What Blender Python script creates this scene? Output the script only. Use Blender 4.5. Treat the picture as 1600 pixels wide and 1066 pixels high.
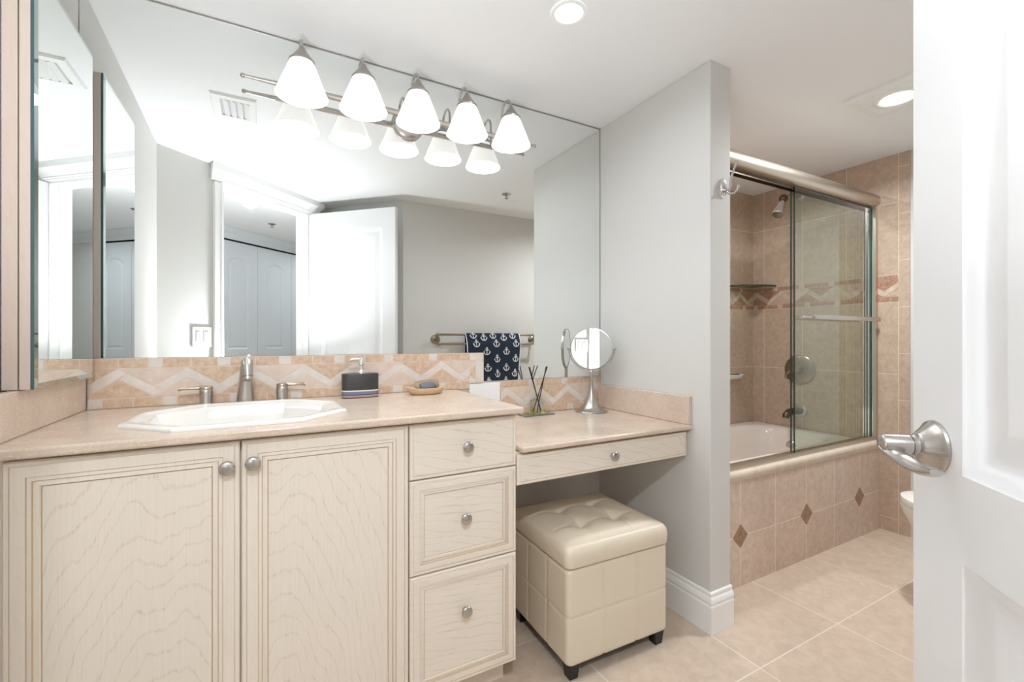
import bpy, bmesh, math, random
from mathutils import Vector, Matrix
random.seed(4)
PI = math.pi
for o in list(bpy.data.objects):
    bpy.data.objects.remove(o, do_unlink=True)
SC = bpy.context.scene
COL = SC.collection

# ------------------------------------------------------------------ camera
ANG = math.radians(28.742)
cam_data = bpy.data.cameras.new('camera')
cam_data.sensor_width = 36.0
cam_data.sensor_fit = 'HORIZONTAL'
cam_data.lens = 703.16 / 1600 * 36.0
cam_data.shift_y = -0.0015
cam_data.clip_start = 0.01
cam = bpy.data.objects.new('camera', cam_data)
COL.objects.link(cam)
cam.location = (0, 0, 1.093)
cam.rotation_euler = (PI / 2, 0, -ANG)
SC.camera = cam

# ------------------------------------------------------------------ world, exposure
SC.view_settings.view_transform = 'Standard'
SC.view_settings.look = 'None'
SC.view_settings.gamma = 1.0
SC.view_settings.use_curve_mapping = False
SC.view_settings.exposure = 0.40
W = bpy.data.worlds.new('world')
SC.world = W
W.use_nodes = True
W.node_tree.nodes['Background'].inputs[0].default_value = (0.75, 0.86, 1.0, 1)
W.node_tree.nodes['Background'].inputs[1].default_value = 1.0
# lamp powers (watts) and emission strengths of the room lamps, added fill lamps and flash
VANITY_GLOW = 3.7        # opal shades
OPAL_GLOW = 0.42         # what the opal glass lets through sideways
VANITY_BULB = 4.0        # emission of the five bulbs
DOWN_W = 2.5            # recessed can over the makeup desk
FAN_W = 12             # lamp in the fan panel by the tub
TUB_FILL_W = 4.4              # added unseen fill lamp over the tub
HALL_FILL_W = 7             # added unseen fill lamps at both ends of the hallway
HALL_NEAR_W = 17       # tilted recessed lamp just outside the door
FLASH_W = 11.5           # the photographer's flash, bounced off the ceiling by the doorway
SC.cycles.max_bounces = 20
SC.cycles.diffuse_bounces = 12
SC.cycles.glossy_bounces = 10
SC.cycles.transparent_max_bounces = 24

# ------------------------------------------------------------------ materials
def srgb(r, g, b):
    f = lambda c: (c / 12.92 if c <= 0.04045 else ((c + 0.055) / 1.055) ** 2.4)
    return (f(r / 255), f(g / 255), f(b / 255), 1)

M = {}
def base_mat(name):
    m = bpy.data.materials.new(name)
    m.use_nodes = True
    nt = m.node_tree
    b = nt.nodes['Principled BSDF']
    M[name] = m
    return m, nt, b

def N(nt, kind, **kw):
    n = nt.nodes.new(kind)
    for k, v in kw.items():
        setattr(n, k, v)
    return n

def plain(name, col, rough=0.5, metal=0.0, spec=0.5, var=0.0, vscale=30.0, bump=0.0, bscale=200.0, coat=0.0):
    m, nt, b = base_mat(name)
    b.inputs['Base Color'].default_value = col
    b.inputs['Roughness'].default_value = rough
    b.inputs['Metallic'].default_value = metal
    b.inputs['Specular IOR Level'].default_value = spec
    b.inputs['Coat Weight'].default_value = coat
    tc = N(nt, 'ShaderNodeTexCoord')
    if var > 0:
        nz = N(nt, 'ShaderNodeTexNoise')
        nz.inputs['Scale'].default_value = vscale
        nz.inputs['Detail'].default_value = 5
        nt.links.new(tc.outputs['Object'], nz.inputs['Vector'])
        mx = N(nt, 'ShaderNodeMix', data_type='RGBA')
        mx.inputs['A'].default_value = tuple(c * (1 - var) for c in col[:3]) + (1,)
        mx.inputs['B'].default_value = tuple(min(1, c * (1 + var)) for c in col[:3]) + (1,)
        nt.links.new(nz.outputs['Fac'], mx.inputs['Factor'])
        nt.links.new(mx.outputs['Result'], b.inputs['Base Color'])
    if bump > 0:
        nb = N(nt, 'ShaderNodeTexNoise')
        nb.inputs['Scale'].default_value = bscale
        nb.inputs['Detail'].default_value = 4
        nt.links.new(tc.outputs['Object'], nb.inputs['Vector'])
        bp = N(nt, 'ShaderNodeBump')
        bp.inputs['Strength'].default_value = bump
        bp.inputs['Distance'].default_value = 0.002
        nt.links.new(nb.outputs['Fac'], bp.inputs['Height'])
        nt.links.new(bp.outputs['Normal'], b.inputs['Normal'])
    return m

def mottled(name, c1, c2, scale, rough, c3=None, speck=0.0, contrast=(0.35, 0.65), bump=0.0):
    """stone or glazed ceramic: two-tone cloud plus fine speckle"""
    m, nt, b = base_mat(name)
    b.inputs['Roughness'].default_value = rough
    g = N(nt, 'ShaderNodeNewGeometry')
    n1 = N(nt, 'ShaderNodeTexNoise')
    n1.inputs['Scale'].default_value = scale
    n1.inputs['Detail'].default_value = 8
    n1.inputs['Roughness'].default_value = 0.65
    nt.links.new(g.outputs['Position'], n1.inputs['Vector'])
    r = N(nt, 'ShaderNodeValToRGB')
    r.color_ramp.elements[0].position = contrast[0]
    r.color_ramp.elements[1].position = contrast[1]
    r.color_ramp.elements[0].color = c1
    r.color_ramp.elements[1].color = c2
    nt.links.new(n1.outputs['Fac'], r.inputs['Fac'])
    out = r.outputs['Color']
    if speck > 0:
        n2 = N(nt, 'ShaderNodeTexNoise')
        n2.inputs['Scale'].default_value = scale * 22
        n2.inputs['Detail'].default_value = 2
        nt.links.new(g.outputs['Position'], n2.inputs['Vector'])
        r2 = N(nt, 'ShaderNodeValToRGB')
        r2.color_ramp.elements[0].position = 0.52
        r2.color_ramp.elements[1].position = 0.66
        r2.color_ramp.elements[0].color = (0, 0, 0, 1)
        r2.color_ramp.elements[1].color = (speck,) * 3 + (1,)
        nt.links.new(n2.outputs['Fac'], r2.inputs['Fac'])
        mx = N(nt, 'ShaderNodeMix', data_type='RGBA')
        mx.inputs['B'].default_value = c3 or c2
        nt.links.new(r2.outputs['Color'], mx.inputs['Factor'])
        nt.links.new(out, mx.inputs['A'])
        out = mx.outputs['Result']
    nt.links.new(out, b.inputs['Base Color'])
    if bump > 0:
        bp = N(nt, 'ShaderNodeBump')
        bp.inputs['Strength'].default_value = bump
        bp.inputs['Distance'].default_value = 0.002
        nt.links.new(n1.outputs['Fac'], bp.inputs['Height'])
        nt.links.new(bp.outputs['Normal'], b.inputs['Normal'])
    return m

def tiled(name, uaxis, u0, wu, vaxis, v0, wv, c1, c2, grout, scale=30.0, rough=0.3, mortar=0.0022):
    """square-set tiles; joints at u0+k*wu and v0+k*wv along two world axes"""
    m, nt, b = base_mat(name)
    b.inputs['Roughness'].default_value = rough
    g = N(nt, 'ShaderNodeNewGeometry')
    sp = N(nt, 'ShaderNodeSeparateXYZ')
    nt.links.new(g.outputs['Position'], sp.inputs[0])
    cb = N(nt, 'ShaderNodeCombineXYZ')
    for i, (ax, o0) in enumerate(((uaxis, u0), (vaxis, v0))):
        ad = N(nt, 'ShaderNodeMath', operation='ADD')
        ad.inputs[1].default_value = -o0 + (40 * (wu if i == 0 else wv))
        nt.links.new(sp.outputs[ax], ad.inputs[0])
        nt.links.new(ad.outputs[0], cb.inputs[i])
    br = N(nt, 'ShaderNodeTexBrick')
    br.offset = 0.0
    br.squash = 1.0
    br.inputs['Scale'].default_value = 1.0
    br.inputs['Brick Width'].default_value = wu
    br.inputs['Row Height'].default_value = wv
    br.inputs['Mortar Size'].default_value = mortar
    br.inputs['Mortar Smooth'].default_value = 0.2
    br.inputs['Color1'].default_value = (0.94, 0.94, 0.94, 1)
    br.inputs['Color2'].default_value = (1.0, 1.0, 1.0, 1)
    nt.links.new(cb.outputs[0], br.inputs['Vector'])
    n1 = N(nt, 'ShaderNodeTexNoise')
    n1.inputs['Scale'].default_value = scale
    n1.inputs['Detail'].default_value = 9
    n1.inputs['Roughness'].default_value = 0.68
    n1.inputs['Distortion'].default_value = 0.6
    nt.links.new(g.outputs['Position'], n1.inputs['Vector'])
    r = N(nt, 'ShaderNodeValToRGB')
    r.color_ramp.elements[0].position = 0.30
    r.color_ramp.elements[1].position = 0.72
    r.color_ramp.elements[0].color = c1
    r.color_ramp.elements[1].color = c2
    nt.links.new(n1.outputs['Fac'], r.inputs['Fac'])
    mul = N(nt, 'ShaderNodeMix', data_type='RGBA', blend_type='MULTIPLY')
    mul.inputs['Factor'].default_value = 1.0
    nt.links.new(r.outputs['Color'], mul.inputs['A'])
    nt.links.new(br.outputs['Color'], mul.inputs['B'])
    mx = N(nt, 'ShaderNodeMix', data_type='RGBA')
    mx.inputs['B'].default_value = grout
    nt.links.new(br.outputs['Fac'], mx.inputs['Factor'])
    nt.links.new(mul.outputs['Result'], mx.inputs['A'])
    nt.links.new(mx.outputs['Result'], b.inputs['Base Color'])
    bp = N(nt, 'ShaderNodeBump', invert=True)
    bp.inputs['Strength'].default_value = 0.5
    bp.inputs['Distance'].default_value = 0.0015
    nt.links.new(br.outputs['Fac'], bp.inputs['Height'])
    nt.links.new(bp.outputs['Normal'], b.inputs['Normal'])
    return m

def wood(name, grain, light, dark, ring=0.45, fibre=0.35, seed=0.0, at=None):
    """white-washed oak: thin brown cathedral lines over a cream stain"""
    m, nt, b = base_mat(name)
    b.inputs['Roughness'].default_value = 0.42
    tc = N(nt, 'ShaderNodeTexCoord')
    mp = N(nt, 'ShaderNodeMapping')
    mp.inputs['Location'].default_value = at or (seed, 0.0, seed * 0.7)
    if grain == 'Z':
        mp.inputs['Scale'].default_value = (1.0, 0.3, 0.30)
    else:
        mp.inputs['Scale'].default_value = (0.30, 0.3, 1.0)
    nt.links.new(tc.outputs['Object'], mp.inputs['Vector'])
    dn = N(nt, 'ShaderNodeTexNoise')
    dn.inputs['Scale'].default_value = 7.0
    dn.inputs['Detail'].default_value = 3
    nt.links.new(mp.outputs['Vector'], dn.inputs['Vector'])
    add = N(nt, 'ShaderNodeMix', data_type='VECTOR')
    add.inputs['Factor'].default_value = 0.09
    nt.links.new(mp.outputs['Vector'], add.inputs['A'])
    nt.links.new(dn.outputs['Color'], add.inputs['B'])
    wv = N(nt, 'ShaderNodeTexWave', wave_type='RINGS', rings_direction='Y')
    wv.inputs['Scale'].default_value = 19.0
    wv.inputs['Distortion'].default_value = 1.1
    wv.inputs['Detail'].default_value = 4
    wv.inputs['Detail Scale'].default_value = 9
    wv.inputs['Detail Roughness'].default_value = 0.7
    nt.links.new(add.outputs['Result'], wv.inputs['Vector'])
    r = N(nt, 'ShaderNodeValToRGB')
    r.color_ramp.elements[0].position = 0.93
    r.color_ramp.elements[1].position = 1.0
    r.color_ramp.elements[0].color = (0, 0, 0, 1)
    r.color_ramp.elements[1].color = (1, 1, 1, 1)
    nt.links.new(wv.outputs['Fac'], r.inputs['Fac'])
    fm = N(nt, 'ShaderNodeMapping')
    fm.inputs['Scale'].default_value = (420, 60, 9) if grain == 'Z' else (9, 60, 420)
    nt.links.new(tc.outputs['Object'], fm.inputs['Vector'])
    fn = N(nt, 'ShaderNodeTexNoise')
    fn.inputs['Scale'].default_value = 1.0
    fn.inputs['Detail'].default_value = 3
    nt.links.new(fm.outputs['Vector'], fn.inputs['Vector'])
    fr = N(nt, 'ShaderNodeValToRGB')
    fr.color_ramp.elements[0].position = 0.45
    fr.color_ramp.elements[1].position = 0.72
    fr.color_ramp.elements[0].color = (0.25, 0.25, 0.25, 1)
    fr.color_ramp.elements[1].color = (1, 1, 1, 1)
    nt.links.new(fn.outputs['Fac'], fr.inputs['Fac'])
    mu = N(nt, 'ShaderNodeMath', operation='MULTIPLY')
    nt.links.new(r.outputs['Color'], mu.inputs[0])
    nt.links.new(fr.outputs['Color'], mu.inputs[1])
    mu2 = N(nt, 'ShaderNodeMath', operation='MULTIPLY')
    mu2.inputs[1].default_value = ring
    nt.links.new(mu.outputs[0], mu2.inputs[0])
    mu3 = N(nt, 'ShaderNodeMath', operation='MULTIPLY_ADD')
    mu3.inputs[1].default_value = fibre * 0.35
    nt.links.new(fr.outputs['Color'], mu3.inputs[0])
    nt.links.new(mu2.outputs[0], mu3.inputs[2])
    mx = N(nt, 'ShaderNodeMix', data_type='RGBA')
    mx.inputs['A'].default_value = light
    mx.inputs['B'].default_value = dark
    nt.links.new(mu3.outputs[0], mx.inputs['Factor'])
    nt.links.new(mx.outputs['Result'], b.inputs['Base Color'])
    return m

def brushed(name, col, rough=0.28, aniso=0.0):
    m, nt, b = base_mat(name)
    b.inputs['Base Color'].default_value = col
    b.inputs['Metallic'].default_value = 1.0
    b.inputs['Roughness'].default_value = rough
    return m

def mirror_mat(name, col):
    m, nt, b = base_mat(name)
    b.inputs['Base Color'].default_value = col
    b.inputs['Metallic'].default_value = 1.0
    b.inputs['Roughness'].default_value = 0.0
    return m

def sheet_glass(name, tint, refl=1.0):
    m, nt, b = base_mat(name)
    nt.nodes.remove(b)
    out = nt.nodes['Material Output']
    tr = N(nt, 'ShaderNodeBsdfTransparent')
    tr.inputs['Color'].default_value = tint
    gl = N(nt, 'ShaderNodeBsdfGlossy')
    gl.inputs['Roughness'].default_value = 0.01
    gl.inputs['Color'].default_value = (1, 1, 1, 1)
    fr = N(nt, 'ShaderNodeFresnel')
    fr.inputs['IOR'].default_value = 1.45
    mu = N(nt, 'ShaderNodeMath', operation='MULTIPLY')
    mu.inputs[1].default_value = refl
    nt.links.new(fr.outputs[0], mu.inputs[0])
    mx = N(nt, 'ShaderNodeMixShader')
    nt.links.new(mu.outputs[0], mx.inputs[0])
    nt.links.new(tr.outputs[0], mx.inputs[1])
    nt.links.new(gl.outputs[0], mx.inputs[2])
    nt.links.new(mx.outputs[0], out.inputs['Surface'])
    return m

def glow(name, col, strength, base=(0.9, 0.9, 0.88, 1), rough=0.3):
    m, nt, b = base_mat(name)
    b.inputs['Base Color'].default_value = base
    b.inputs['Roughness'].default_value = rough
    b.inputs['Emission Color'].default_value = col
    b.inputs['Emission Strength'].default_value = strength
    return m

plain('paint', srgb(211, 210, 207), 0.6, var=0.012, vscale=3, bump=0.06, bscale=260)
plain('paint_ceiling', srgb(236, 237, 238), 0.75, var=0.01, vscale=4, bump=0.25, bscale=38)
plain('trim_white', srgb(240, 240, 239), 0.32, var=0.006, vscale=6)
plain('door_white', srgb(230, 230, 231), 0.30, var=0.006, vscale=5)
plain('closet_white', srgb(222, 226, 230), 0.42, var=0.006, vscale=5)
plain('black_gap', srgb(28, 27, 26), 0.7)
plain('gap_brown', srgb(70, 55, 42), 0.7)
plain('plastic_white', srgb(240, 240, 240), 0.35)
plain('plate_grey', srgb(205, 206, 210), 0.45)
tiled('floor_tile', 0, 1.443, 0.484, 1, 0.915, 0.484, srgb(198, 178, 158), srgb(220, 202, 184), srgb(230, 217, 203), scale=20, rough=0.32, mortar=0.0028)
TC1, TC2, TG = srgb(178, 155, 136), srgb(208, 187, 168), srgb(222, 206, 191)  # wall tile colour darkened to offset the strong lamp light on it
tiled('tile_side_low', 1, 1.172, 0.259, 2, 1.307, 0.41, TC1, TC2, TG)
tiled('tile_side_high', 1, 1.172, 0.259, 2, 1.458, 0.41, TC1, TC2, TG)
tiled('tile_rear_low', 0, 1.575, 0.2575, 2, 1.307, 0.41, TC1, TC2, TG)
tiled('tile_rear_high', 0, 1.575, 0.2575, 2, 1.458, 0.41, TC1, TC2, TG)
tiled('tile_edge', 1, 1.172, 0.6, 2, 1.80, 0.262, TC1, TC2, TG)
tiled('tile_apron', 0, 1.843, 0.2604, 2, 0.222, 0.2475, srgb(196, 172, 156), srgb(224, 205, 190), srgb(236, 223, 212))  # same tile, colour lightened to make up for weak light on the apron
mottled('diamond_tile', srgb(132, 103, 78), srgb(166, 134, 105), 60, 0.35)
mottled('curb_stone', srgb(205, 190, 172), srgb(222, 208, 192), 12, 0.3)
mottled('tile_grout', srgb(222, 204, 190), srgb(230, 214, 201), 40, 0.7)
mottled('tile_brown', srgb(196, 166, 139), srgb(221, 197, 174), 55, 0.4, contrast=(0.36, 0.66), bump=0.15)
mottled('tile_beige', srgb(212, 192, 177), srgb(224, 207, 193), 30, 0.4)
mottled('tile_pale', srgb(214, 204, 194), srgb(226, 218, 209), 26, 0.35)
mottled('band_brown', srgb(150, 112, 90), srgb(184, 148, 124), 60, 0.4)
mottled('band_pale', srgb(190, 170, 154), srgb(212, 194, 178), 26, 0.4)
mottled('band_beige', srgb(182, 156, 138), srgb(204, 180, 162), 26, 0.4)
mottled('counter_stone', srgb(203, 182, 164), srgb(214, 196, 179), 9, 0.22, c3=srgb(234, 220, 205), speck=0.40)
WL, WD = srgb(231, 221, 208), srgb(178, 148, 118)
wood('wood_vert', 'Z', WL, WD, ring=0.36, fibre=0.30, at=(-0.115, 0.0, 0.03))
wood('wood_vert_plain', 'Z', WL, WD, ring=0.34, fibre=0.34, at=(0.06, 0.0, -0.02))
wood('wood_horiz', 'X', WL, WD, ring=0.40, fibre=0.30, seed=0.11)
wood('wood_frame', 'Z', WL, WD, ring=0.10, fibre=0.36, seed=0.5)
wood('wood_rail', 'X', WL, WD, ring=0.10, fibre=0.36, seed=0.7)
wood('wood_pink', 'Z', srgb(220, 205, 194), srgb(198, 165, 140), ring=0.15, fibre=0.5, seed=0.2)
plain('glaze', srgb(196, 172, 146), 0.5, var=0.15, vscale=60)
brushed('nickel', (0.52, 0.49, 0.46, 1), 0.27)
brushed('nickel_warm', (0.55, 0.47, 0.37, 1), 0.25)
brushed('nickel_dark', (0.40, 0.37, 0.34, 1), 0.30)
brushed('chrome', (0.82, 0.82, 0.83, 1), 0.08, 0.0)
brushed('header_nickel', (0.60, 0.53, 0.45, 1), 0.36)
brushed('bronze', (0.16, 0.12, 0.09, 1), 0.35)
brushed('brass_worn', (0.34, 0.29, 0.22, 1), 0.30)
mirror_mat('silvered', (0.90, 0.925, 0.915, 1))
mirror_mat('silvered_bevel', (0.52, 0.61, 0.61, 1))  # tint darkened to put a dark reflection into the bevel
plain('tray_edge', srgb(120, 126, 120), 0.2)
plain('glass_edge', srgb(62, 98, 98), 0.12, spec=0.8)
plain('glass_edge_dark', srgb(16, 46, 36), 0.12, spec=0.8)
sheet_glass('door_glass', (0.87, 0.955, 0.90, 1), 1.5)
sheet_glass('clear_glass', (0.97, 0.985, 0.98, 1), 0.6)
sheet_glass('shelf_glass', (0.80, 0.90, 0.85, 1))
sheet_glass('oil', (0.985, 0.945, 0.80, 1), 0.2)
plain('porcelain', srgb(236, 233, 227), 0.10, spec=0.6, coat=0.3)
plain('tub_acrylic', srgb(238, 229, 221), 0.16, coat=0.2)
plain('leather', srgb(222, 210, 190), 0.36, var=0.02, vscale=12, bump=0.12, bscale=420)
plain('leather_seam', srgb(206, 188, 162), 0.5)
plain('black_wood', srgb(26, 22, 21), 0.22)
plain('charcoal', srgb(62, 60, 58), 0.35, var=0.12, vscale=180)
plain('band_white', srgb(226, 220, 212), 0.35)
plain('band_blue', srgb(112, 118, 152), 0.35)
plain('band_rose', srgb(178, 150, 142), 0.4)
plain('band_black', srgb(34, 30, 34), 0.3)
plain('dish_wood', srgb(214, 184, 146), 0.5, var=0.12, vscale=50)
plain('soap_slate', srgb(96, 96, 112), 0.45, var=0.1, vscale=40)
plain('soap_tan', srgb(146, 126, 100), 0.5, var=0.15, vscale=60)
plain('reed_black', srgb(22, 20, 21), 0.5)
plain('towel_navy', srgb(31, 42, 60), 0.95, var=0.2, vscale=120, bump=0.8, bscale=700)
plain('towel_white', srgb(232, 234, 236), 0.95, bump=0.5, bscale=700)
glow('opal', (1.0, 0.955, 0.915, 1), OPAL_GLOW, base=(0.80, 0.79, 0.78, 1))
glow('opal_inner', (0.93, 0.965, 1.0, 1), VANITY_GLOW, base=(0.9, 0.9, 0.9, 1))
glow('bulb', (0.95, 0.975, 1.0, 1), VANITY_BULB)
glow('lamp_lens', (1.0, 0.98, 0.95, 1), 9.0)
glow('lamp_lens_cool', (0.9, 0.96, 1.0, 1), 9.0)

# ------------------------------------------------------------------ mesh helpers
class MB:
    def __init__(s):
        s.v, s.f, s.m, s.names = [], [], [], []
    def slot(s, mat):
        if mat not in s.names:
            s.names.append(mat)
        return s.names.index(mat)
    def add(s, vs, fs, mat, X=None):
        k = len(s.v)
        i = s.slot(mat)
        s.v += [tuple(X @ Vector(p)) if X else tuple(p) for p in vs]
        for f in fs:
            s.f.append(tuple(k + a for a in f))
            s.m.append(i)
        return s
    def box(s, a, b, mat, X=None):
        (x0, y0, z0), (x1, y1, z1) = a, b
        x0, x1 = min(x0, x1), max(x0, x1)
        y0, y1 = min(y0, y1), max(y0, y1)
        z0, z1 = min(z0, z1), max(z0, z1)
        vs = [(x0, y0, z0), (x1, y0, z0), (x1, y1, z0), (x0, y1, z0), (x0, y0, z1), (x1, y0, z1), (x1, y1, z1), (x0, y1, z1)]
        return s.add(vs, [(0, 3, 2, 1), (4, 5, 6, 7), (0, 1, 5, 4), (1, 2, 6, 5), (2, 3, 7, 6), (3, 0, 4, 7)], mat, X)
    def prism(s, poly, z0, z1, mat, X=None):
        n = len(poly)
        ar = sum(poly[i][0] * poly[(i + 1) % n][1] - poly[(i + 1) % n][0] * poly[i][1] for i in range(n))
        if ar < 0:
            poly = poly[::-1]
        vs = [(p[0], p[1], z0) for p in poly] + [(p[0], p[1], z1) for p in poly]
        fs = [tuple(range(n))[::-1], tuple(range(n, 2 * n))]
        fs += [(i, (i + 1) % n, n + (i + 1) % n, n + i) for i in range(n)]
        return s.add(vs, fs, mat, X)
    def lathe(s, prof, mat, seg=32, X=None, close=True):
        vs, fs = [], []
        for r, z in prof:
            for k in range(seg):
                a = 2 * PI * k / seg
                vs.append((r * math.cos(a), r * math.sin(a), z))
        for j in range(len(prof) - 1):
            for k in range(seg):
                a, b = j * seg + k, j * seg + (k + 1) % seg
                fs.append((a, b, b + seg, a + seg))
        if close:
            if prof[0][0] > 1e-6:
                fs.append(tuple(range(seg))[::-1])
            if prof[-1][0] > 1e-6:
                fs.append(tuple((len(prof) - 1) * seg + k for k in range(seg)))
        return s.add(vs, fs, mat, X)
    def tube(s, path, rad, mat, seg=12, X=None, flat=1.0, caps=True):
        P = [Vector(p) for p in path]
        R = rad if isinstance(rad, (list, tuple)) else [rad] * len(P)
        vs, fs = [], []
        prev = None
        for i, p in enumerate(P):
            t = (P[min(i + 1, len(P) - 1)] - P[max(i - 1, 0)]).normalized()
            if prev is None:
                up = Vector((0, 0, 1)) if abs(t.z) < 0.9 else Vector((0, 1, 0))
                a = t.cross(up).normalized()
            else:
                a = (prev - t * prev.dot(t)).normalized()
            prev = a
            b = t.cross(a).normalized()
            for k in range(seg):
                an = 2 * PI * k / seg
                vs.append(p + a * math.cos(an) * R[i] + b * math.sin(an) * R[i] * flat)
        for i in range(len(P) - 1):
            for k in range(seg):
                c, d = i * seg + k, i * seg + (k + 1) % seg
                fs.append((c, d, d + seg, c + seg))
        if caps:
            fs.append(tuple(range(seg))[::-1])
            fs.append(tuple((len(P) - 1) * seg + k for k in range(seg)))
        return s.add(vs, fs, mat, X)
    def sphere(s, c, r, mat, seg=20, sc=(1, 1, 1), X=None):
        prof = [(r * math.sin(PI * i / 12) * 1.0 + (1e-6 if i in (0, 12) else 0), -r * math.cos(PI * i / 12)) for i in range(13)]
        T = Matrix.Translation(Vector(c)) @ Matrix.Diagonal((sc[0], sc[1], sc[2], 1))
        return s.lathe(prof, mat, seg, (X @ T) if X else T, close=False)
    def loops(s, loops, mat, X=None, cap0=True, cap1=True):
        n = len(loops[0])
        vs = [p for l in loops for p in l]
        fs = []
        for j in range(len(loops) - 1):
            for k in range(n):
                a, b = j * n + k, j * n + (k + 1) % n
                fs.append((a, b, b + n, a + n))
        if cap0:
            fs.append(tuple(range(n))[::-1])
        if cap1:
            fs.append(tuple((len(loops) - 1) * n + k for k in range(n)))
        return s.add(vs, fs, mat, X)
    def rings(s, x0, x1, z0, z1, steps, X=None, arch=0.0):
        """rectangular panel in XZ facing -Y; steps = (inset, y, material of the band that leads here)"""
        def loop(ins, y):
            a, b, c, d = x0 + ins, x1 - ins, z0 + ins, z1 - ins
            if arch <= 0:
                return [(a, y, c), (b, y, c), (b, y, d), (a, y, d)]
            pts = [(a, y, c), (b, y, c), (b, y, d - arch)]
            for k in range(1, 12):
                t = k / 12
                pts.append((b + (a - b) * t, y, d - arch + arch * math.sin(PI * t) ** 0.7))
            pts.append((a, y, d - arch))
            return pts
        prev = loop(*steps[0][:2])
        n = len(prev)
        for st in steps[1:]:
            cur = loop(*st[:2])
            s.add(prev + cur, [(k, (k + 1) % n, n + (k + 1) % n, n + k) for k in range(n)], st[2], X)
            prev = cur
        s.add(prev, [tuple(range(n))], steps[-1][2], X)
        return s

def wloc(o):
    p = Vector((0, 0, 0))
    while o:
        p += o.location
        o = o.parent
    return p

def tag(o, label=None, cat=None, group=None, kind=None):
    if label: o['label'] = label
    if cat: o['category'] = cat
    if group: o['group'] = group
    if kind: o['kind'] = kind
    return o

def obj(name, mb, parent=None, bevel=0.0, seg=2, smooth=True, angle=32, label=None, subsurf=0, fix=True):
    xs = [p[0] for p in mb.v]; ys = [p[1] for p in mb.v]; zs = [p[2] for p in mb.v]
    c = Vector(((min(xs) + max(xs)) / 2, (min(ys) + max(ys)) / 2, min(zs)))
    me = bpy.data.meshes.new(name)
    me.from_pydata([tuple(Vector(p) - c) for p in mb.v], [], mb.f)
    for nme in mb.names:
        me.materials.append(M[nme])
    me.polygons.foreach_set('material_index', mb.m)
    if fix:
        bm = bmesh.new()
        bm.from_mesh(me)
        bmesh.ops.remove_doubles(bm, verts=bm.verts, dist=1e-6)
        bmesh.ops.recalc_face_normals(bm, faces=bm.faces)
        bm.to_mesh(me)
        bm.free()
    if smooth:
        me.polygons.foreach_set('use_smooth', [True] * len(me.polygons))
        me.set_sharp_from_angle(angle=math.radians(angle))
    me.update()
    o = bpy.data.objects.new(name, me)
    COL.objects.link(o)
    if parent:
        o.parent = parent
        o.location = c - wloc(parent)
    else:
        o.location = c
    if bevel > 0:
        md = o.modifiers.new('bevel', 'BEVEL')
        md.width = bevel
        md.segments = seg
        md.limit_method = 'ANGLE'
        md.angle_limit = math.radians(40)
        md.harden_normals = False
    if subsurf:
        md = o.modifiers.new('subdivision', 'SUBSURF')
        md.levels = subsurf
        md.render_levels = subsurf
    if label:
        o['label'] = label
    return o

def thing(name, label, cat, loc, group=None):
    o = bpy.data.objects.new(name, None)
    o.empty_display_size = 0.05
    COL.objects.link(o)
    o.location = loc
    return tag(o, label, cat, group)

def struct(name, mb, label=None, parent=None, **kw):
    o = obj(name, mb, parent, **kw)
    o['kind'] = 'structure'
    if label: o['label'] = label
    return o

def frame(origin, ex, ez=(0, 0, 1)):
    """matrix whose local x runs along ex, local z along ez; local -y faces out (x cross z flipped)"""
    ex, ez = Vector(ex).normalized(), Vector(ez).normalized()
    ey = ez.cross(ex)
    m = Matrix((ex, ey, ez)).transposed().to_4x4()
    m.translation = Vector(origin)
    return m

def area_lamp(name, loc, size, watts, col, parent=None, shape='DISK', rot=(0, 0, 0), spread=180):
    l = bpy.data.lights.new(name, 'AREA')
    l.shape = shape
    l.size = size
    l.energy = watts
    l.color = col
    l.spread = math.radians(spread)
    o = bpy.data.objects.new(name, l)
    COL.objects.link(o)
    o.rotation_euler = rot
    if parent:
        o.parent = parent
        o.location = Vector(loc) - wloc(parent)
    else:
        o.location = loc
    return o

area_lamp('bounce_flash', (-0.08, 0.24, 0.80), 0.09, FLASH_W, (0.90, 0.95, 1.0), rot=(PI, math.radians(-8), 0), spread=150)

def arc(c, r, a0, a1, n, f):
    return [f(c, r, a0 + (a1 - a0) * k / n) for k in range(n + 1)]

# ------------------------------------------------------------------ key dimensions (metres)
H = 2.14            # ceiling
YM = 1.75           # face of the big mirror
YW = 1.756          # face of the wall behind it
XD = 1.46           # face of the dividing wall beside the desk
XD2 = 1.575         # its tub side
YD = 1.118          # its free end
XR = 3.12           # tiled face of the right wall
YT = 2.03           # rear tiled wall of the tub
HG = Vector((0.29, -0.225, 0))        # door hinge
EL = Vector((-0.7451, 0.6670, 0))     # along the entry wall towards its left end
EN = Vector((0.6670, 0.7451, 0))      # entry wall normal, into the bathroom
WT = 0.105
def ew(s, d=0.0, z=0.0):
    p = HG + EL * s + EN * d
    return Vector((p.x, p.y, z))
S_L = 0.7046        # left jamb of the opening
S_END = 1.068       # meets the left wall
S_R = -0.194        # right end
DOOR_H = 2.045

# ------------------------------------------------------------------ setting
mb = MB().prism([(-2.6, -3.4), (3.3, -3.4), (3.3, 2.2), (-2.6, 2.2)], -0.05, 0.0, 'floor_tile')
struct('floor', mb, 'beige square ceramic floor tiles', smooth=False)
mb = MB().prism([(-2.6, -3.4), (3.3, -3.4), (3.3, 2.2), (-2.6, 2.2)], H, H + 0.05, 'paint_ceiling')
struct('ceiling', mb, 'white lightly textured ceiling', smooth=False)

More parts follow.
